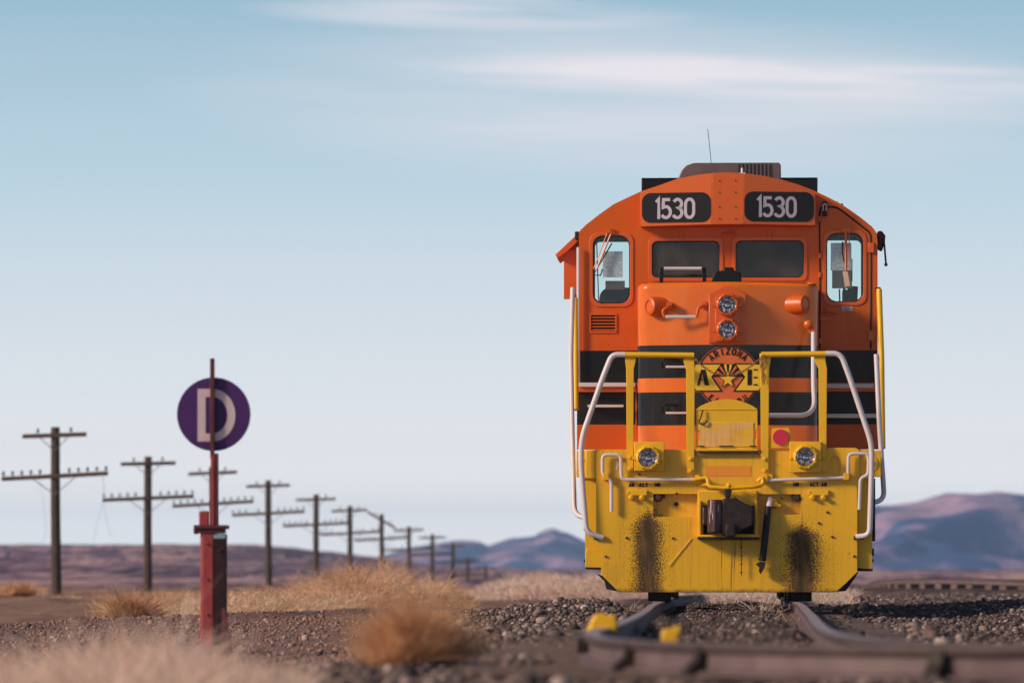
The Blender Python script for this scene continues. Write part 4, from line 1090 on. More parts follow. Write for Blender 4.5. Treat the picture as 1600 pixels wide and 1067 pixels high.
MB().tube(catmull(P3([(1099, 640, -.05), (1096, 650, -.06), (1093, 660, -.05), (1100, 663, -.06), (1106, 658, -.05)]), 5), .009, 6).build('latch_chain', M['rust'], gp)
MB().box(X_(1089), X_(1186), -.03, .0, Z_(712), Z_(705)).build('step_shadow_strip', M['canvas'], loco)  # dark strip standing in for the shadow below the step lip
# safety chain across the gate
pts = catmull(P3([(1084, 558, -.07), (1100, 573, -.08), (1118, 583.5, -.08), (1138, 586.5, -.08), (1158, 582, -.08), (1175, 571, -.08), (1191, 558, -.07)]), 14)
mb = MB()
def links(mb, pts, size=.014, wire=.0045):
    P = [Vector(p) for p in pts]; s_ = 0; j = 0
    for i in range(len(P) - 1):
        L_ = (P[i+1]-P[i]).length
        while s_ < L_:
            c = P[i] + (P[i+1]-P[i]) * (s_/L_); t_ = (P[i+1]-P[i]).normalized(); n_ = Vector((0, 1, 0)) if j % 2 else Vector((0, .2, 0)) + t_.cross(Vector((0, 1, 0)))
            n_.normalize(); sd = t_.cross(n_)
            ring = [c + t_*math.cos(a)*size*1.3 + sd*math.sin(a)*size*.75 for a in np.linspace(0, 2*math.pi, 9)]
            mb.tube(ring, wire, 5); s_ += size*1.9; j += 1
        s_ -= L_
links(mb, pts)
links(mb, catmull(P3([(1194, 556, -.08), (1197, 570, -.08), (1192, 585, -.08), (1194, 600, -.08)]), 6))
links(mb, catmull(P3([(1190, 560, -.08), (1191, 575, -.09), (1196, 590, -.08), (1192, 596, -.08)]), 6))
mb.build('safety_chain', plain('rusty_yellow_chain', (.42, .21, .05), .7, .1, .5, 30, col2=(.16, .07, .03)), loco)

# ---- nose (short hood)
ND = 1.05
nz_top = Z_(440, ND); xl, xr = X_(996, ND), X_(1279, ND)
plan = []
rc, vv = .17, .17
for i in range(7):
    a = R(180 + 79.5*i/6); plan.append((xl + rc + rc*math.cos(a), ND + vv + rc + rc*math.sin(a)))
plan += [(X_(1108, ND), ND+.005), (X_(1166, ND), ND+.005)]
for i in range(7):
    a = R(270 + 10.5 + 79.5*i/6); plan.append((xr - rc + rc*math.cos(a), ND + vv + rc + rc*math.sin(a)))
plan += [(xr, 2.28), (xl, 2.28)]
nose_bands = [(Z_(590, ND), Z_(538.5, ND)), (Z_(664, ND), Z_(612, ND))]
M['nose'] = livery('nose_livery', nose_bands, (0.76, 0.165, 0.016), (0.68, 0.135, 0.010), 0.10)
nb_ = M['nose'].node_tree.nodes['Principled BSDF']; nb_.inputs['Coat Weight'].default_value = .05; nb_.inputs['Coat Roughness'].default_value = .06
nose = MB().vprism(plan, 1.55, nz_top).build('nose', M['nose'], loco, bevel=.15, seg=8)
nose.modifiers['bevel'].angle_limit = R(70)
# headlight housing
hb = PX([(1108, 459), (1137.5, 446), (1166.5, 459), (1166.5, 535.5), (1108, 535.5)], ND-.05)
hh = MB().prism(hb, ND-.075, ND+.10).prism(PX([(1118, 463), (1137.5, 455), (1157, 463), (1157, 533), (1118, 533)], ND-.09), ND-.10, ND-.075)
hh.build('headlight_housing', M['orange'], loco, bevel=.008)
headlamp(1137.2, 476.5, ND-.10, .083, 'headlight', M['orange'], loco)
headlamp(1137.4, 515.5, ND-.10, .083, 'headlight', M['orange'], loco)
# class lights
for px, py, ax in ((1028, 478, (-.80, -.60, .02)), (1247, 475, (.80, -.60, .02))):
    c = (X_(px, ND) - ax[0]*.02, ND + .16, Z_(py, ND))
    MB().lathe([(.112, -.10), (.106, .08), (.094, .13), (.066, .14), (.058, .127), (.0, .127)], c, ax, 24).build('class_light', M['orange'], loco, angle=40)
# grab irons on the nose
g1 = MB().tube(fillet(P3([(1046, 476, ND+.03), (1045, 480, ND-.05), (1036, 484, ND-.06), (1038, 495, ND-.06), (1060, 495, ND-.06)]), .03, 4), .017, 8)
g1.tube(fillet(P3([(1070, 495, ND-.06), (1089, 495, ND-.06), (1092, 480, ND-.06), (1100, 478, ND-.05), (1101, 478, ND+.03)]), .03, 4), .017, 8)
for px, py in ((1046, 477), (1101, 477)): g1.prism(rrect(X_(px-4, ND), X_(px+4, ND), Z_(py+6, ND), Z_(py-6, ND), .015), ND-.02, ND+.10)
go = g1.build('grab_iron', M['orange'], loco)
MB().tube(P3([(1040, 495), (1088, 495)], ND-.06), .019, 8).build('painted_grip', M['white'], go)
MB().tube(fillet(P3([(1271.5, 520, ND-.02), (1271.5, 600, ND-.3), (1273.5, 636, ND-.5), (1262, 649, ND-.7), (1196, 649, ND-1.0)]), .12, 5), .026, 10).build('nose_handrail', M['white'], loco)
MB().lathe([(.05, 0), (.05, .03), (.02, .05)], (X_(1264, ND), ND+.05, Z_(507, ND)), (0, -1, 0), 10).lathe([(.04, 0), (.04, .03)], (X_(1268, ND), ND+.06, Z_(516, ND)), (0, -1, 0), 8).build('latch_knob', M['orange'], loco)
for y in (573, 645):
    MB().box(X_(1041, ND-.15), X_(1074, ND-.15), ND-.2, ND-.05, Z_(y+1.6, ND-.15), Z_(y-1.6, ND-.15)).build('foot_step', M['white'], loco, bevel=.003)
mb = MB()
for y in (567, 638): MB().tube(catmull(P3([(1036, y+8, ND+.0), (1036, y-4, ND-.02), (1046, y-6, ND-.03), (1057, y-4, ND-.02), (1057, y+6, ND)]), 5), .012, 6).build('step_loop', M['black'], loco)
# things on the nose top, in front of the windshield
mb = MB()
for px in (1034, 1101): mb.box(X_(px-3, 1.5), X_(px+3, 1.5), 1.5, 1.56, nz_top-.02, Z_(418, 1.5))
mb.box(X_(1034, 1.5), X_(1103, 1.5), 1.52, 1.56, Z_(421, 1.5), Z_(417.5, 1.5))
wb = mb.build('hood_bar', M['black'], loco, bevel=.006)
MB().tube(P3([(1038, 419.5), (1097, 419.5)], 1.48), .018, 8).build('painted_bar', M['white'], wb)
mb = MB().prism(PX([(1113, 441), (1114, 430), (1120, 424), (1130, 423), (1131, 418), (1147, 418), (1148, 424), (1158, 427), (1160, 441)], 1.5), 1.45, 1.8)
mb.build('bell_housing', M['black'], loco, bevel=.02, seg=3)

# ---- emblem on the nose
EY = ND - .012
ecx, ecz, er = X_(1138, ND), Z_(588.3, ND), 48.8 * (60+ND) / F
ek = (60+ND) / F
def eo(k): return lambda x, y, z: (x, EY - .003*k + y, z)
mb = MB()
mb.prism(circ(ecx, ecz, er, 48), 0, .018, m=0, fn=lambda x, y, z: (x, EY+y, z))
mb.prism(circ(ecx, ecz, er*.985, 48), -.003, 0, [circ(ecx, ecz, er*.945, 48)], m=2, fn=lambda x, y, z: (x, EY+y, z))
E = lambda pts: [(X_(1060 + a/4.444, ND), Z_(420 + b_/4.444, ND)) for a, b_ in pts]
def outline_poly(pts, m, k, w=.012):
    mb.prism(E(pts), -.003*k, -.003*(k-1), m=m, fn=lambda x, y, z: (x, EY+y, z))
    q = E(pts); mb.ribbon(q, w, True, .003, 2, eo(k))
outline_poly([(105, 700), (118, 660), (305, 660), (235, 750), (300, 848), (125, 848), (105, 818)], 1, 2)
outline_poly([(580, 690), (572, 660), (395, 660), (460, 750), (390, 848), (562, 848), (580, 815)], 1, 2)
mb.prism(E([(240, 750), (308, 662), (392, 662), (455, 750), (400, 750), (347, 735), (300, 750)]), -.006, -.003, m=2, fn=lambda x, y, z: (x, EY+y, z))
for a in (-60, -35, -12, 12, 35, 60):
    s0, s1 = a - 5.5, a + 5.5; c0 = (347, 760)
    q = [(c0[0] + math.sin(R(s0))*30, c0[1] - math.cos(R(s0))*30), (c0[0] + math.sin(R(s1))*30, c0[1] - math.cos(R(s1))*30)]
    Rr = min(96 / max(math.cos(R(a)), .01), 96 + abs(a)*.1)
    q += [(c0[0] + math.sin(R(s1))*Rr, c0[1] - math.cos(R(s1))*Rr), (c0[0] + math.sin(R(s0))*Rr, c0[1] - math.cos(R(s0))*Rr)]
    mb.prism(E(q), -.009, -.006, m=0 if abs(a) > 20 else 1, fn=lambda x, y, z: (x, EY+y, z))
star = [(345 + (66 if i % 2 == 0 else 26) * math.sin(math.pi*i/5), 768 - (66 if i % 2 == 0 else 26) * math.cos(math.pi*i/5)) for i in range(10)]
mb.prism(E(star), -.012, -.009, m=1, fn=lambda x, y, z: (x, EY+y, z)); mb.ribbon(E(star), .006, True, .003, 2, eo(4))
# stencil A and E
for q in ([(160, 700), (176, 700), (148, 810), (132, 810)], [(166, 700), (190, 700), (216, 808), (184, 808)], [(148, 765), (172, 765), (172, 775), (146, 775)],
          [(482, 700), (512, 700), (512, 808), (482, 808)], [(524, 696), (552, 696), (552, 706), (524, 706)], [(524, 750), (552, 750), (552, 760), (524, 760)], [(524, 800), (552, 800), (552, 810), (524, 810)]):
    mb.prism(E(q), -.010, -.006, m=2, fn=lambda x, y, z: (x, EY+y, z))
def arc_text(s_, a0, a1, rad, h, w, flip=False):
    for i, ch in enumerate(s_):
        a = R(a0 + (a1-a0)*i/(len(s_)-1)); ca, sa = math.cos(a), math.sin(a)
        gl = glyph(ch); us = [p[0] for pts, _ in gl for p in pts]; um = (min(us) + max(us)) / 2
        for pts, closed in gl:
            q = []
            for u, v in pts:
                u, v = (u - um) * h * .85, (v - .5) * h
                if flip: q.append((ecx + ca*rad + sa*(-u)*-1*-1 + (-ca)*v, ecz + sa*rad + (-ca)*(-u) + (-sa)*v))
                else: q.append((ecx + ca*(rad+v) + sa*u, ecz + sa*(rad+v) - ca*u))
            mb.ribbon(q, w, bool(closed), .003, 2, eo(1))
arc_text('ARIZONA', 131, 49, er*.81, .070, .014)
arc_text('EASTERN', 231, 309, er*.86, .060, .012, flip=True)
mb.build('emblem', [M['em_orange'], M['em_yellow'], M['letterblack']], loco, smooth=False)

# ---- cab
CD = 2.25
roof = [(905, 440), (905, 363), (907.5, 359), (916, 351), (936.5, 335), (959, 319), (980, 309), (1001.7, 299), (1028.7, 290), (1060, 279), (1090, 273.5), (1113, 271), (1137, 270), (1162.7, 271.5), (1190, 274.5), (1221, 281), (1248, 289), (1275, 299.5), (1296, 309.5), (1315.7, 320), (1332, 331), (1347, 342), (1363, 355), (1369.7, 364), (1371.5, 380)]
cab_out = PX([(902, 702), (902, 600), (905.5, 596)] + roof + [(1371.5, 596), (1373, 600), (1373, 702)], CD)
wl = prr(926.5, 985.5, 367.5, 474.5, 15, CD); wr = prr(1291, 1349.5, 364.5, 473, 15, CD)
wc1 = prr(1018.5, 1125.5, 376, 434.5, 9, CD); wc2 = prr(1149.5, 1257, 375.5, 434.5, 9, CD)
cab_bands = [(Z_(612, CD) - (Z_(612, CD)-Z_(663, CD)), Z_(612.5, CD)), (Z_(598, CD), Z_(547.5, CD))]
M['cab'] = livery('cab_livery', cab_bands)
front = MB().prism(cab_out, CD, CD+.05, [wl, wr, wc1, wc2]).build('cab_front', M['cab'], loco, bevel=.006)
# shell: roof and sides as a strip, rear wall with windows
mb = MB(); n_ = len(cab_out); inner = []
RB = CD + 2.55
ring = cab_out[1:-1]
def inset(p, k=.035):
    c = (0, 2.6); v = Vector((c[0]-p[0], c[1]-p[1])).normalized() * k; return (p[0]+v.x, p[1]+v.y)
for i in range(len(ring) - 1):
    a, b_ = ring[i], ring[i+1]; ai, bi = inset(a), inset(b_)
    long_side = abs(a[0]-b_[0]) < .05 and abs(a[1]-b_[1]) > .6
    segs = [(CD+.051, RB)] if not long_side else [(CD+.051, CD+.45), (CD+1.7, RB)]
    for y0, y1 in segs:
        V = [(a[0], y0, a[1]), (b_[0], y0, b_[1]), (bi[0], y0, bi[1]), (ai[0], y0, ai[1]), (a[0], y1, a[1]), (b_[0], y1, b_[1]), (bi[0], y1, bi[1]), (ai[0], y1, ai[1])]
        mb.add(V, [(0,1,2,3),(7,6,5,4),(0,4,5,1),(3,2,6,7),(1,5,6,2),(0,3,7,4)])
    if long_side:
        lo, hi_ = min(a[1], b_[1]), max(a[1], b_[1]); s_ = 1 if a[0] > 0 else -1
        x0, x1 = sorted((a[0], a[0] - s_*.035))
        mb.box(x0, x1, CD+.45, CD+1.7, lo, Z_(476, CD))
        mb.box(x0, x1, CD+.45, CD+1.7, Z_(385, CD), hi_)
mb.build('cab_shell', M['cab'], loco)
rw_l = prr(930.5, 1003, 378, 482, 8, RB); rw_r = prr(1278, 1345.5, 376.5, 480, 8, RB)
rear_out = PX([(915, 700), (915, 380), (925, 362), (960, 335), (1010, 308), (1060, 292), (1113, 284), (1160, 284), (1220, 292), (1270, 308), (1320, 338), (1355, 365), (1360, 380), (1360, 700)], RB)
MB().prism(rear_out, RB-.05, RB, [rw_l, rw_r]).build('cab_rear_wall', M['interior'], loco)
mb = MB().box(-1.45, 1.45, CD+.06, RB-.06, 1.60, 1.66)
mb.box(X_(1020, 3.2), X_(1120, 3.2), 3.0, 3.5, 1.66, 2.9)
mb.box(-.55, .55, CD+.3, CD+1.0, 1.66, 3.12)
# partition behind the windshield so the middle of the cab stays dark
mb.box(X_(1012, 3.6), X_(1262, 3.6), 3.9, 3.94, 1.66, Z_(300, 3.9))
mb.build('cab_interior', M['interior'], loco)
def seat(px0, px1, py0, dy):
    mb = MB().prism(rrect(X_(px0, dy), X_(px1, dy), Z_(545, dy), Z_(py0, dy), .12), dy, dy+.12).box(X_(px0, dy), X_(px1, dy), dy-.45, dy, Z_(545, dy)-.1, Z_(540, dy))
    mb.box((X_(px0, dy)+X_(px1, dy))/2-.05, (X_(px0, dy)+X_(px1, dy))/2+.05, dy-.2, dy, 1.66, Z_(545, dy)-.1)
    return mb.build('seat', M['interior'], loco, bevel=.02)
seat(937, 1000, 449, 3.4)
mb = MB().prism(PX([(1317, 560), (1317, 455), (1319, 448), (1323, 454), (1328, 447), (1341, 448), (1340, 476), (1337, 560)], 3.0), 3.0, 3.3)
mb.tube(P3([(1312, 452, 3.0), (1313, 500, 3.0)]), .01, 6)
mb.build('control_stand', M['interior'], loco, bevel=.01)
# glass
for nm, hole, mat in (('side_window', wl, 'glass'), ('side_window', wr, 'glass'), ('windshield', wc1, 'glass_dark'), ('windshield', wc2, 'glass_dark')):
    xs, zs = [p[0] for p in hole], [p[1] for p in hole]; cx, cz = (min(xs)+max(xs))/2, (min(zs)+max(zs))/2
    grow = [(cx + (p[0]-cx)*1.002, cz + (p[1]-cz)*1.002) for p in hole]
    g_ = MB().prism(grow, CD+.018, CD+.022).build(nm, M[mat], loco, smooth=False)
    shrink = lambda f: [(p[0] + (-f if p[0] > cx else f), p[1] + (-f if p[1] > cz else f)) for p in hole]
    MB().prism(shrink(-.035), CD-.012, CD-.0005, [shrink(.004)]).build('window_frame', M['orange'], g_, bevel=.005)
    MB().prism(shrink(.002), CD-.004, CD+.014, [shrink(.014)]).build('gasket', M['rubber'], g_)
# papers behind the side windows
def sheet(px0, px1, py0, py1, dy, mat, name):
    return MB().box(X_(px0, dy), X_(px1, dy), dy, dy+.002, Z_(py1, dy), Z_(py0, dy)).build(name, M[mat], loco, smooth=False)
s1 = sheet(942.5, 973.6, 392.5, 433, CD+.026, 'paper', 'paper_notice'); s2 = sheet(946.5, 977, 438.5, 452, CD+.03, 'card', 'card')
s3 = sheet(1298.5, 1330.5, 380, 423, CD+.026, 'paper', 'paper_notice'); s4 = sheet(1300.5, 1331.5, 423, 451, CD+.03, 'card', 'card')
tg = MB().prism(PX([(1317, 426), (1319, 424), (1323, 424), (1325, 426), (1328.5, 447), (1320.5, 449)], CD-.03), CD-.034, CD-.03).build('hanging_tag', M['tag'], loco, smooth=False)
st = MB().box(X_(1316, CD), X_(1332.5, CD), CD-.003, CD-.0005, Z_(486, CD), Z_(479, CD)).build('sticker', M['letter'], loco, smooth=False)
mb = MB()
for i, (a, b_) in enumerate(((1320, 1328), (1317.5, 1331), (1321, 1327))): mb.box(X_(a, CD), X_(b_, CD), CD-.005, CD-.0035, Z_(481.2+i*2, CD), Z_(480.4+i*2, CD))
mb.build('sticker_mark', plain('sticker_red', (.45, .05, .08), .6), st, smooth=False)
# wipers
mb = MB().tube(P3([(957, 361, CD-.02), (932.5, 421, CD-.05)]), .011, 6).tube(P3([(950.5, 361, CD-.02), (928, 420, CD-.05)]), .006, 6)
mb.box(X_(948, CD), X_(960, CD), CD-.04, CD, Z_(364, CD), Z_(358, CD)); mb.lathe([(.022, 0), (.022, .03)], (X_(957, CD), CD-.01, Z_(360, CD)), (0, -1, 0), 8)
w = mb.build('wiper_arm', M['orange'], loco)
MB().tube(P3([(933, 380, CD-.03), (936, 472, CD-.03)]), .006, 5).tube(P3([(956.5, 380, CD-.03), (928, 429, CD-.045), (939, 430, CD-.045), (942, 420, CD-.045)]), .008, 5).build('wiper_blade', M['rubber'], w)
mb = MB().tube(P3([(1322, 361, CD-.02), (1322, 423, CD-.05)]), .016, 6).tube(P3([(1327, 361, CD-.02), (1327.5, 423, CD-.05)]), .006, 6)
mb.box(X_(1316, CD), X_(1329, CD), CD-.04, CD, Z_(363, CD), Z_(358, CD))
w = mb.build('wiper_arm', M['orange'], loco)
MB().tube(P3([(1331.5, 405, CD-.04), (1331.5, 440, CD-.04)]), .006, 5).tube(P3([(1317, 378, CD-.03), (1316.5, 394, CD-.03), (1320, 412, CD-.04)]), .008, 5).build('wiper_blade', M['rubber'], w)
# small grilles over the windshields
for a_, b_, r_ in (((1130, 366, CD-.02), (1149, 366, CD-.02), .02), ((986+79, 362, CD-.02), (1068, 374, CD-.02), .01), ((1203, 362, CD-.02), (1203, 374, CD-.02), .01)):
    MB().tube(P3([a_, b_]), r_, 8).build('washer_nozzle', M['orange'], loco)
# louvre
lv = MB().prism(prr(921, 964, 489, 520, 1.5, CD), CD-.015, CD-.0005, [prr(924, 962, 492, 517, 1, CD)]).build('louvre_frame', M['orange'], loco, bevel=.003)
mb = MB()
for i in range(5):
    z = Z_(493.5 + i*4.9, CD); V = [(X_(924, CD), CD-.010, z-.022), (X_(962, CD), CD-.010, z-.022), (X_(962, CD), CD-.001, z), (X_(924, CD), CD-.001, z)]
    mb.prism([(0, 0), (1, 0), (1, 1), (0, 1)], 0, 1, fn=lambda x, y, q: (X_(924, CD) + x*(X_(962, CD)-X_(924, CD)), CD-.012 + q*.009 + y*.002, z - .020 + q*.012))
mb.build('louvre_slat', M['orange'], lv)
MB().box(X_(924, CD), X_(962, CD), CD-.0015, CD-.0005, Z_(517, CD), Z_(492, CD)).build('louvre_backing', M['black'], lv)
# door on the right half of the cab front: seams, hinges, handle, lock
mb = MB()
mb.tube(catmull(P3([(1281.5, 546, CD), (1281.5, 450, CD), (1281, 360, CD), (1281.5, 330, CD), (1287, 324.5, CD), (1300, 324, CD), (1311, 327, CD), (1330, 341, CD), (1349, 356, CD), (1358, 364, CD), (1361, 378, CD), (1361, 450, CD), (1361, 546, CD)]), 5), .010, 6)
dg = mb.build('door_seam', M['black'], loco)
mb = MB()
for py in (388, 525): MB().box(X_(1356, CD), X_(1366, CD), CD-.03, CD, Z_(py+8, CD), Z_(py-8, CD)).build('door_hinge', M['orange'], loco, bevel=.006)
for py in (343, 400, 430, 533): MB().box(X_(1279, CD), X_(1284, CD), CD-.02, CD, Z_(py+4, CD), Z_(py-4, CD)).build('door_hinge', M['orange'], loco, bevel=.006)
mb = MB().lathe([(.035, 0), (.035, .04)], (X_(1294, CD), CD, Z_(487, CD)), (0, -1, 0), 12).tube(P3([(1292, 486, CD-.05), (1302, 488, CD-.06), (1312, 490.5, CD-.05)]), .02, 8, r2=.010)
mb.box(X_(1282, CD), X_(1299, CD), CD-.03, CD, Z_(500, CD), Z_(497, CD))
mb.build('door_handle', M['orange'], loco)
MB().prism(prr(1285.5, 1292.5, 315, 339, 2, CD), CD-.05, CD).build('door_latch', M['dark'], loco, bevel=.008)
MB().tube(catmull(P3([(1287, 330, CD-.07), (1286.5, 322, CD-.07), (1289, 319, CD-.07), (1291.5, 322, CD-.07), (1291, 330, CD-.07)]), 4), .007, 6).build('padlock_shackle', M['white'], loco)
# front steps up to the cab side, white-edged
for (x0, x1, y0, y1, m_) in ((905, 993, 597.5, 604, 'white'), (919, 975, 632, 636, 'white'), (1290, 1365, 600, 606.5, 'white'), (1292, 1371, 646.5, 653, 'white')):
    dy = CD - .14
    MB().box(X_(x0, dy), X_(x1, dy), dy, CD, Z_(y1, dy), Z_(y0, dy)).build('foot_step', M[m_], loco, bevel=.004)
for (x0, x1) in ((902, 995), (1290, 1372)):
    MB().box(X_(x0, CD-.1), X_(x1, CD-.1), CD-.10, CD-.001, Z_(612, CD-.1), Z_(604, CD-.1)-.002).build('step_riser', M['orange'], loco, bevel=.004)
# white grab iron down the cab corner
MB().tube(P3([(904.3, 386), (904.3, 598)], CD-.05), .020, 8).build('grab_iron', M['white'], loco)
# lower cab panel joints
mb = MB()
for px, y0, y1 in ((994.5, 612, 702), (1284, 612, 702)): mb.box(X_(px-1.2, CD), X_(px+1.2, CD), CD-.012, CD, Z_(y1, CD), Z_(y0, CD))
mb.build('panel_seam', M['orange'], loco)

# number boards: vee-shaped box above the windshields
def facet(x0, x1, d0, d1):
    """map u in [x0,x1] px at the front to a plane from depth d0 to d1"""
    def fn(x, y, z):
        t_ = (x - X_(x0, CD-.3)) / (X_(x1, CD-.3) - X_(x0, CD-.3)); return (x, d0 + (d1-d0)*t_ + y, z)
    return fn
ymid = CD - .42; yside = CD - .26
def roof_z(px):
    xs = [p[0] for p in roof]; zs = [p[1] for p in roof]; return float(np.interp(px, xs[1:], zs[1:]))
mb = MB()
def facet_body(pxs, d0, d1, yb0, yb1):
    fn = facet(pxs[0], pxs[-1], d0, d1); dd = CD-.3
    top = [(px, roof_z(px)+.8) for px in pxs]; bot = [(pxs[-1], yb1), (pxs[0], yb0)]
    q = PX(top + bot, dd); n = len(q)
    V = [fn(p[0], 0, p[1]) for p in q] + [(p[0], CD+.001, p[1]) for p in q]
    fs = [tuple(range(n)), tuple(range(2*n-1, n-1, -1))] + [(i, (i+1) % n, (i+1) % n + n, i + n) for i in range(n)]
    mb.add(V, fs)
facet_body([1001.5, 1028.7, 1060, 1090, 1113], yside, ymid, 353.5, 352)
facet_body([1113, 1137, 1162.7], ymid, ymid, 352, 351.5)
facet_body([1162.7, 1190, 1221, 1248, 1274.5], ymid, yside, 351.5, 352.5)
nb = mb.build('number_board_box', M['orange'], loco, bevel=.004)
mb = MB()
for px in (1125, 1150):
    for py in (283, 301, 324, 342): mb.lathe([(.009, 0), (.009, .008)], (X_(px, CD-.4), ymid, Z_(py, CD-.4)), (0, -1, 0), 6)
mb.build('rivet', M['rust'], nb)
for (a, b_, d0, d1, x0, x1, y0, y1, tx, tb) in ((1001.5, 1113, yside, ymid, 1003.5, 1111, 301.5, 348, 1025.2, 342.2), (1162.7, 1274.5, ymid, yside, 1163.5, 1272.5, 300.5, 347, 1183.8, 340.2)):
    f0 = facet(a, b_, d0, d1)
    bd_ = MB().prism(prr(x0, x1, y0, y1, 14, CD-.3, 8), -.006, 0, fn=f0)
    tm = MB()
    hh_ = 32.0 * (60+CD-.3)/F
    text(bd_, '1530', X_(tx, CD-.3), Z_(tb, CD-.3), hh_, [.29, .575, .575, .6], .150*hh_, lambda x, y, z: f0(x, y - .007, z), m=1, xs=.74)
    bd_.build('number_board', [M['board'], M['letter']], loco, smooth=False)

# roof unit and horn, antenna
AD = 3.3
mb = MB().prism(PX([(1061, 283), (1062, 275), (1066, 266), (1073, 258.5), (1085, 254.5), (1217, 254.5), (1220.5, 257), (1221, 285)], AD), AD, AD+1.2)
mb.build('roof_air_unit', M['grey_brown'], loco, bevel=.012)
mb = MB()
for i in range(9): mb.box(X_(1152+i*6, AD), X_(1154.5+i*6, AD), AD-.02, AD, Z_(285, AD), Z_(256, AD))
mb.build('unit_rib', M['grey_brown'], loco)
MB().lathe([(.02, 0), (.012, .02), (.012, .06), (.008, .07)], (X_(1160, CD), CD+.1, Z_(271.5, CD)), (0, 0, 1), 8).box(X_(1156, CD), X_(1165, CD), CD+.05, CD+.2, Z_(271.5, CD), Z_(269.5, CD)).build('roof_fitting', M['white'], loco)
MB().tube(P3([(1112, 256, AD+.3), (1109, 225, AD+.3), (1106.5, 202, AD+.3)]), .0036, 5).build('antenna', M['rubber'], loco)
mb = MB()
for px in (1307, 1315): mb.box(X_(px-2, CD), X_(px+3, CD), CD+.1, CD+.2, Z_(321 + (px-1307)*.4, CD), Z_(314.5 + (px-1307)*.4, CD))
mb.build('roof_lug', M['dark'], loco)
# side window awning and armrest panel on the left
mb = MB().prism(PX([(868, 397), (871, 403), (886, 393), (905, 375), (904, 364)], 2.8), 2.8, 3.9)
mb.build('window_awning', M['orange'], loco, bevel=.006)
MB().prism(PX([(881.5, 391), (904, 388), (904, 466), (881.5, 467)], 2.9), 2.9, 2.94).build('wind_deflector', M['orange'], loco, bevel=.004)
mb = MB().box(X_(899, 2.7), X_(906, 2.7), 2.6, 2.9, Z_(374, 2.7), Z_(362, 2.7))
mb.build('awning_bracket', M['dark'], loco, bevel=.01)
mb = MB().prism(PX([(1371, 362), (1378, 361), (1384, 369), (1383, 378), (1379, 392), (1371, 388)], 2.6), 2.6, 2.9)
mr_ = mb.build('folded_mirror', M['rust'], loco, bevel=.015)
MB().tube(P3([(1381, 372, 2.6), (1383, 395, 2.6), (1384.5, 413, 2.6)]), .012, 6).lathe([(.02, 0), (.02, .02)], (X_(1384.5, 2.6), 2.6, Z_(414, 2.6)), (0, 1, 0), 8).build('mirror_rod', M['dark'], mr_)

# ---- long hood, radiators, frame, trucks
M['body'] = livery('body_livery', [(1.95, 2.32), (2.42, 2.8)])
hl_ = []
for i in range(9):
    a = R(180 - 180*i/8); hl_.append((.80*math.cos(a)*.999, 3.85 + .35*math.sin(a)))
MB().prism([(-.80, 1.62)] + hl_ + [(.80, 1.62)], RB+.02, 16.0).build('long_hood', M['body'], loco)
mb = MB()
mb.box(X_(1003, 7), X_(1278, 7), 7.0, 9.5, Z_(310, 7), Z_(280, 7)); mb.box(X_(1003, 7), X_(1278, 7), 6.99, 9.52, Z_(280, 7), Z_(278, 7))
mb.box(-.7, .7, 7.2, 9.3, 4.0, Z_(309, 7))
mb.build('radiator_housing', M['black'], loco, bevel=.012)
MB().box(-1.42, 1.42, 1.2, 16.6, 1.32, 1.595).build('walkway_frame', M['yellow'], loco, bevel=.01)
mb = MB()
for s_ in (-1, 1):
    mb.tube([(s_*1.46, 5.2, 2.65), (s_*1.46, 16.2, 2.65)], .022, 8)
    for y in np.arange(5.2, 16.3, 1.8): mb.tube([(s_*1.46, y, 1.4), (s_*1.46, y, 2.65)], .02, 8)
mb.build('walkway_handrail', M['yellow'], loco)
mb = MB()
for i in range(10):
    for s_ in (-1, 1): mb.box(s_*.8-.012, s_*.8+.012, 5.6+i*1.02, 6.4+i*1.02, 2.0, 3.7)
mb.build('hood_door', M['body'], loco, bevel=.005)
MB().box(-1.1, 1.1, 7.0, 10.4, .42, 1.3).build('fuel_tank', M['dark'], loco, bevel=.08, seg=3)
def truck(y0):
    mb = MB()
    for s_ in (-1, 1):
        mb.prism([(-1.55, .78), (-1.2, .95), (1.2, .95), (1.55, .78), (1.5, .55), (.6, .42), (-.6, .42), (-1.5, .55)], -.06, .06, fn=lambda x, y, z: (s_*1.02 + y, y0 + x, z))
        for yy in (-1.37, 1.37): mb.box(s_*1.02-.16, s_*1.02+.16, y0+yy-.16, y0+yy+.16, .36, .72)
        for k in range(3): mb.lathe([(.09, 0), (.09, .34)], (s_*1.02, y0-.3+.3*k, .44), (0, 0, 1), 12)
    mb.box(-1.0, 1.0, y0-.3, y0+.3, .55, 1.2)
    t_ = mb.build('truck_frame', M['dark'], loco, bevel=.02)
    for yy in (-1.37, 1.37):
        mb = MB()
        for s_ in (-1, 1):
            # wheel centred on its rail head, flange to the inside
            mb.lathe([(.10, 0), (.38, .0), (.508, .0), (.508, .012), (.508, .13), (.40, .13), (.38, .09), (.12, .09)] if s_ > 0 else [(.10, 0), (.38, .0), (.508, .0), (.508, .13), (.40, .13), (.12, .09)], (s_*.655, y0+yy, .508), (s_, 0, 0), 40)
            mb.lathe([(.535, 0), (.535, .02), (.508, .03)], (s_*.645, y0+yy, .508), (s_, 0, 0), 40)
        mb.tube([(-.65, y0+yy, .508), (.65, y0+yy, .508)], .09, 12)
        mb.build('wheelset', M['dark'], loco, angle=40)
truck(3.2); truck(13.4)
mb = MB()
for s_ in (-1, 1):
    MB().box(X_(1013 if s_ < 0 else 1238, .5), X_(1049 if s_ < 0 else 1269, .5), .50, .62, .004, .9).build('rail_guard', M['dark'], loco, bevel=.015)

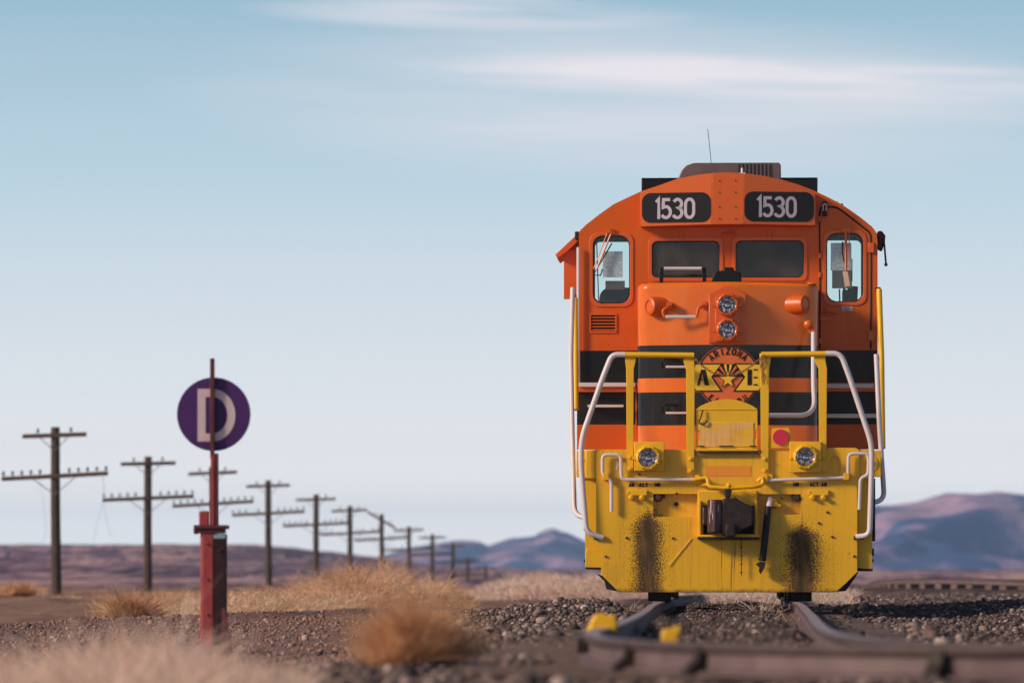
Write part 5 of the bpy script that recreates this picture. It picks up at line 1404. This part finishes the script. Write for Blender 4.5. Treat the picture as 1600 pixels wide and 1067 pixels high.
# ------------------------------------------------------------------ switch stand with the purple D target
SD = 42.0; sx = gx(334, SD); k_ = SD / F
ss = tag(empty('switch_stand', (sx, SD, -.31)), 'dark red switch stand holding a round purple target with a white letter D', 'switch stand')
def SP(px, py): return ((px - 334) * k_, gz(py, SD) + .31)
def SPX(pts): return [SP(*p) for p in pts]
def sbox(mb, px0, px1, py0, py1, y0, y1, m=0): a, b_ = SP(px0, py1), SP(px1, py0); return mb.box(a[0], b_[0], y0, y1, a[1], b_[1], m)
cD = SP(334, 647)
mb = MB().prism(circ(cD[0], cD[1], 57.5*k_, 56), -.002, .004, m=0)
hD = 81 * k_; x0, z0 = SP(309, 689)
mb.ribbon([(x0 + u*hD, z0 + v*hD) for u, v in [(.075, .07), (.075, .93), (.28, .93)] + [(.28 + .37*math.cos(R(a)), .5 + .43*math.sin(R(a))) for a in range(78, -79, -12)] + [(.28, .07)]], 12.5*k_, True, .003, 1, lambda x, y, z: (x, y-.0025, z))
mb.build('target_disc', [M['purple'], M['pink_letter']], ss, smooth=False)
mb = MB(); sbox(mb, 328.6, 335.6, 560, 716, -.045, -.012); sbox(mb, 330, 333, 630, 660, -.012, -.002)
mb.build('mast', M['stand_dark'], ss, bevel=.004)
mb = MB(); sbox(mb, 329.5, 335.5, 712, 820, -.05, .01); 
mb.build('mast_lower', M['stand_red'], ss, bevel=.004)
mb = MB(); sbox(mb, 335.6, 341.5, 708, 820, -.045, .01); mb.build('mast_channel', M['stand_dark'], ss, bevel=.003)
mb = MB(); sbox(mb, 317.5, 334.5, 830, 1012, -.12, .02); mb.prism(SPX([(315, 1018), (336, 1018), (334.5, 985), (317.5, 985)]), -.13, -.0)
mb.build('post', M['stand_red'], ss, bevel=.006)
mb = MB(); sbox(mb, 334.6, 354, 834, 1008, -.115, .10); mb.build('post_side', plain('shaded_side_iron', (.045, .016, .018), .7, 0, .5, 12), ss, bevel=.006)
mb = MB(); sbox(mb, 311, 327, 798, 830, -.02, .06); sbox(mb, 312.5, 320, 830, 1000, .03, .10)
mb.build('lever_arm', M['stand_red'], ss, bevel=.012, seg=3)
mb = MB(); sbox(mb, 305, 357, 820, 826, -.15, .14); sbox(mb, 303.5, 309, 820, 834, -.10, .10); sbox(mb, 311, 352, 826, 833, -.13, .12)
mb.build('top_plate', M['stand_dark'], ss, bevel=.005)
mb = MB(); sbox(mb, 335, 353.5, 835, 841, -.119, -.116); mb.build('pale_band', M['cyan_tape'], ss)
mb = MB(); a_, b_ = SP(334, 828), SP(334, 828); mb.box(-.30, .42, -.12, .2, -.02, .035); mb.build('base_timber', M['tie_wood'], ss, bevel=.01)

MB().prism(SPX([(340, 1024), (367, 1024), (360, 988), (353.5, 950), (349, 950), (347, 990)]), -.16, -.118).build('foot_brace', plain('brown_red_iron', (.16, .035, .035), .7, 0, .5, 12), ss, bevel=.004)
mb = MB()
for q in ((326, 850), (326, 905), (326, 960), (322, 1008), (344, 1010), (345, 860)):
    a_ = SP(*q); mb.lathe([(.010, 0), (.010, .012), (.005, .016)], (a_[0], -.118, a_[1]), (0, -1, 0), 8)
for q in ((332, 605), (332, 690)):
    a_ = SP(*q); mb.lathe([(.012, 0), (.012, .010)], (a_[0], -.044, a_[1]), (0, -1, 0), 8)
mb.build('bolt', M['rust'], ss)
# ------------------------------------------------------------------ utility poles
def make_pole():
    root = empty('utility_pole')
    H = 4.82
    pts = [(0, 0, -1.5), (0.01, 0, 0), (-.01, 0, H*.5), (0, 0, H-.03), (0, 0, H)]
    mb = MB().tube(pts, .155, 14, r2=.118); mb.build('trunk', M['pole_wood'], root)
    for z, hw, n_, tilt in ((H-.24, .92, 2, .025), (H-1.40, 1.53, 10, .045)):
        a = MB().prism([(-hw, -.062), (hw, -.062), (hw, .062), (-hw, .062)], -.19, -.10, fn=lambda x, y, q: (x, y, z + q + x*tilt)).build('crossarm', M['arm_wood'], root, bevel=.008)
        xs = [-.52*hw, .52*hw] if n_ == 2 else [s_*(.42 + .265*i) for s_ in (-1, 1) for i in range(5)]
        for x in xs:
            c = (x, -.145, z + .05 + x*tilt)
            ins = MB().tube([c, (c[0], c[1], c[2]+.06)], .014, 6).lathe([(.030, .05), (.042, .06), (.042, .095), (.030, .11), (.036, .13), (.020, .165)], c, (0, 0, 1), 10)
            ins.build('insulator', M['insulator'], a)
        for s_ in (-1, 1):
            w_ = .42 if n_ == 2 else .62
            MB().tube([(s_*w_, -.19, z - .05 + s_*w_*tilt), (0, -.145, z - (.44 if n_ == 2 else .52))], .014, 5).build('brace', M['wire'], root)
    return root
proto = make_pole()
poles = [(88, 667, 162), (231, 713, 191), (335, 729, 215), (420, 750, 240), (494, 772, 263), (548, 790, 291), (598, 803, 321), (640, 822, 352), (675, 834, 384), (707, 848, 415), (731, 871, 447), (760, 884, 480), (782, 898, 512), (799, 900, 545)]
plabels = ['tall wooden utility pole nearest the left edge of the photo', 'wooden utility pole between the leftmost pole and the purple sign',
 'utility pole half hidden behind the purple sign', 'utility pole first to the right of the purple sign',
 'utility pole second to the right of the purple sign', 'utility pole whose top arm meets the slanting arm of its neighbour', 'utility pole with its top crossarm broken and slanting down to the right',
 'utility pole just right of the one with the slanting arm', 'utility pole second right of the one with the slanting arm', 'utility pole standing before the left foot of the blue hills',
 'small far utility pole right of the fourth one past the purple sign group', 'small far utility pole with its top arm just below the hill ridge line', 'tiny far utility pole next to last in the row', 'tiny utility pole last and farthest in the row']
for i, ((px, py, d), lb) in enumerate(zip(poles, plabels)):
    o = proto if i == 0 else copy_tree(proto)
    o.location = (gx(px, d), d, gz(py, d) - 4.82); o.rotation_euler = (0, R(random.uniform(-1.1, 1.1)), R(random.uniform(-7, 7)))
    if i:
        for c in list(o.children):
            for k in list(c.children):
                if random.random() < .10: bpy.data.objects.remove(k)
    if i == 6:
        arm = [c for c in o.children if c.name.startswith('crossarm')][0]
        arm.location = (0.05, 0, -.12); H = 4.58
        arm.matrix_parent_inverse = Matrix.Identity(4)
        arm.rotation_euler = (0, R(32), 0)
        v = Matrix.Rotation(R(32), 4, 'Y') @ Vector((0, 0, H)); arm.location = (-v.x, 0, H - v.z - .1)
        for c in [c for c in o.children if c.name.startswith('brace')][:2]: bpy.data.objects.remove(c)
    if i in (0, 1, 2): pass
    tag(o, lb, 'utility pole', 'utility poles along the railway')
# pale patch on the fourth pole and loose wires on the first two
x, d = gx(420, 240), 240
def wire(pts, name='broken_wire'):
    return MB().tube(catmull(pts, 6), .0035, 4).build(name, M['wire'])
p0 = proto
for (a, lst) in ((0, [[(62, 749), (70, 790), (72, 830), (64, 850)], [(161, 745), (163, 775), (152, 820), (146, 845)], [(162, 745), (164, 790), (170, 825), (176, 838)]]),):
    for l in lst:
        w_ = wire([(gx(px, 162), 161.85, gz(py, 162)) for px, py in l], 'loose_wire'); put(w_, p0)
        w_.matrix_parent_inverse = (Matrix.Translation(p0.location) @ p0.rotation_euler.to_matrix().to_4x4()).inverted()

# ------------------------------------------------------------------ air
hz_ = MB().box(-9500, 9500, -160, 9300, -8, 105).build('haze', None, smooth=False)
hm = bpy.data.materials.new('haze_air'); hm.use_nodes = True; ht = hm.node_tree; ht.nodes.clear()
ho = ht.nodes.new('ShaderNodeOutputMaterial'); hv = ht.nodes.new('ShaderNodeVolumePrincipled')
hv.inputs['Color'].default_value = (0.40, 0.62, 1.0, 1); hv.inputs['Density'].default_value = 0.00013; hv.inputs['Anisotropy'].default_value = 0.0
ht.links.new(hv.outputs[0], ho.inputs['Volume'])
hz_.data.materials.clear(); hz_.data.materials.append(hm)
tag(hz_, kind='stuff')
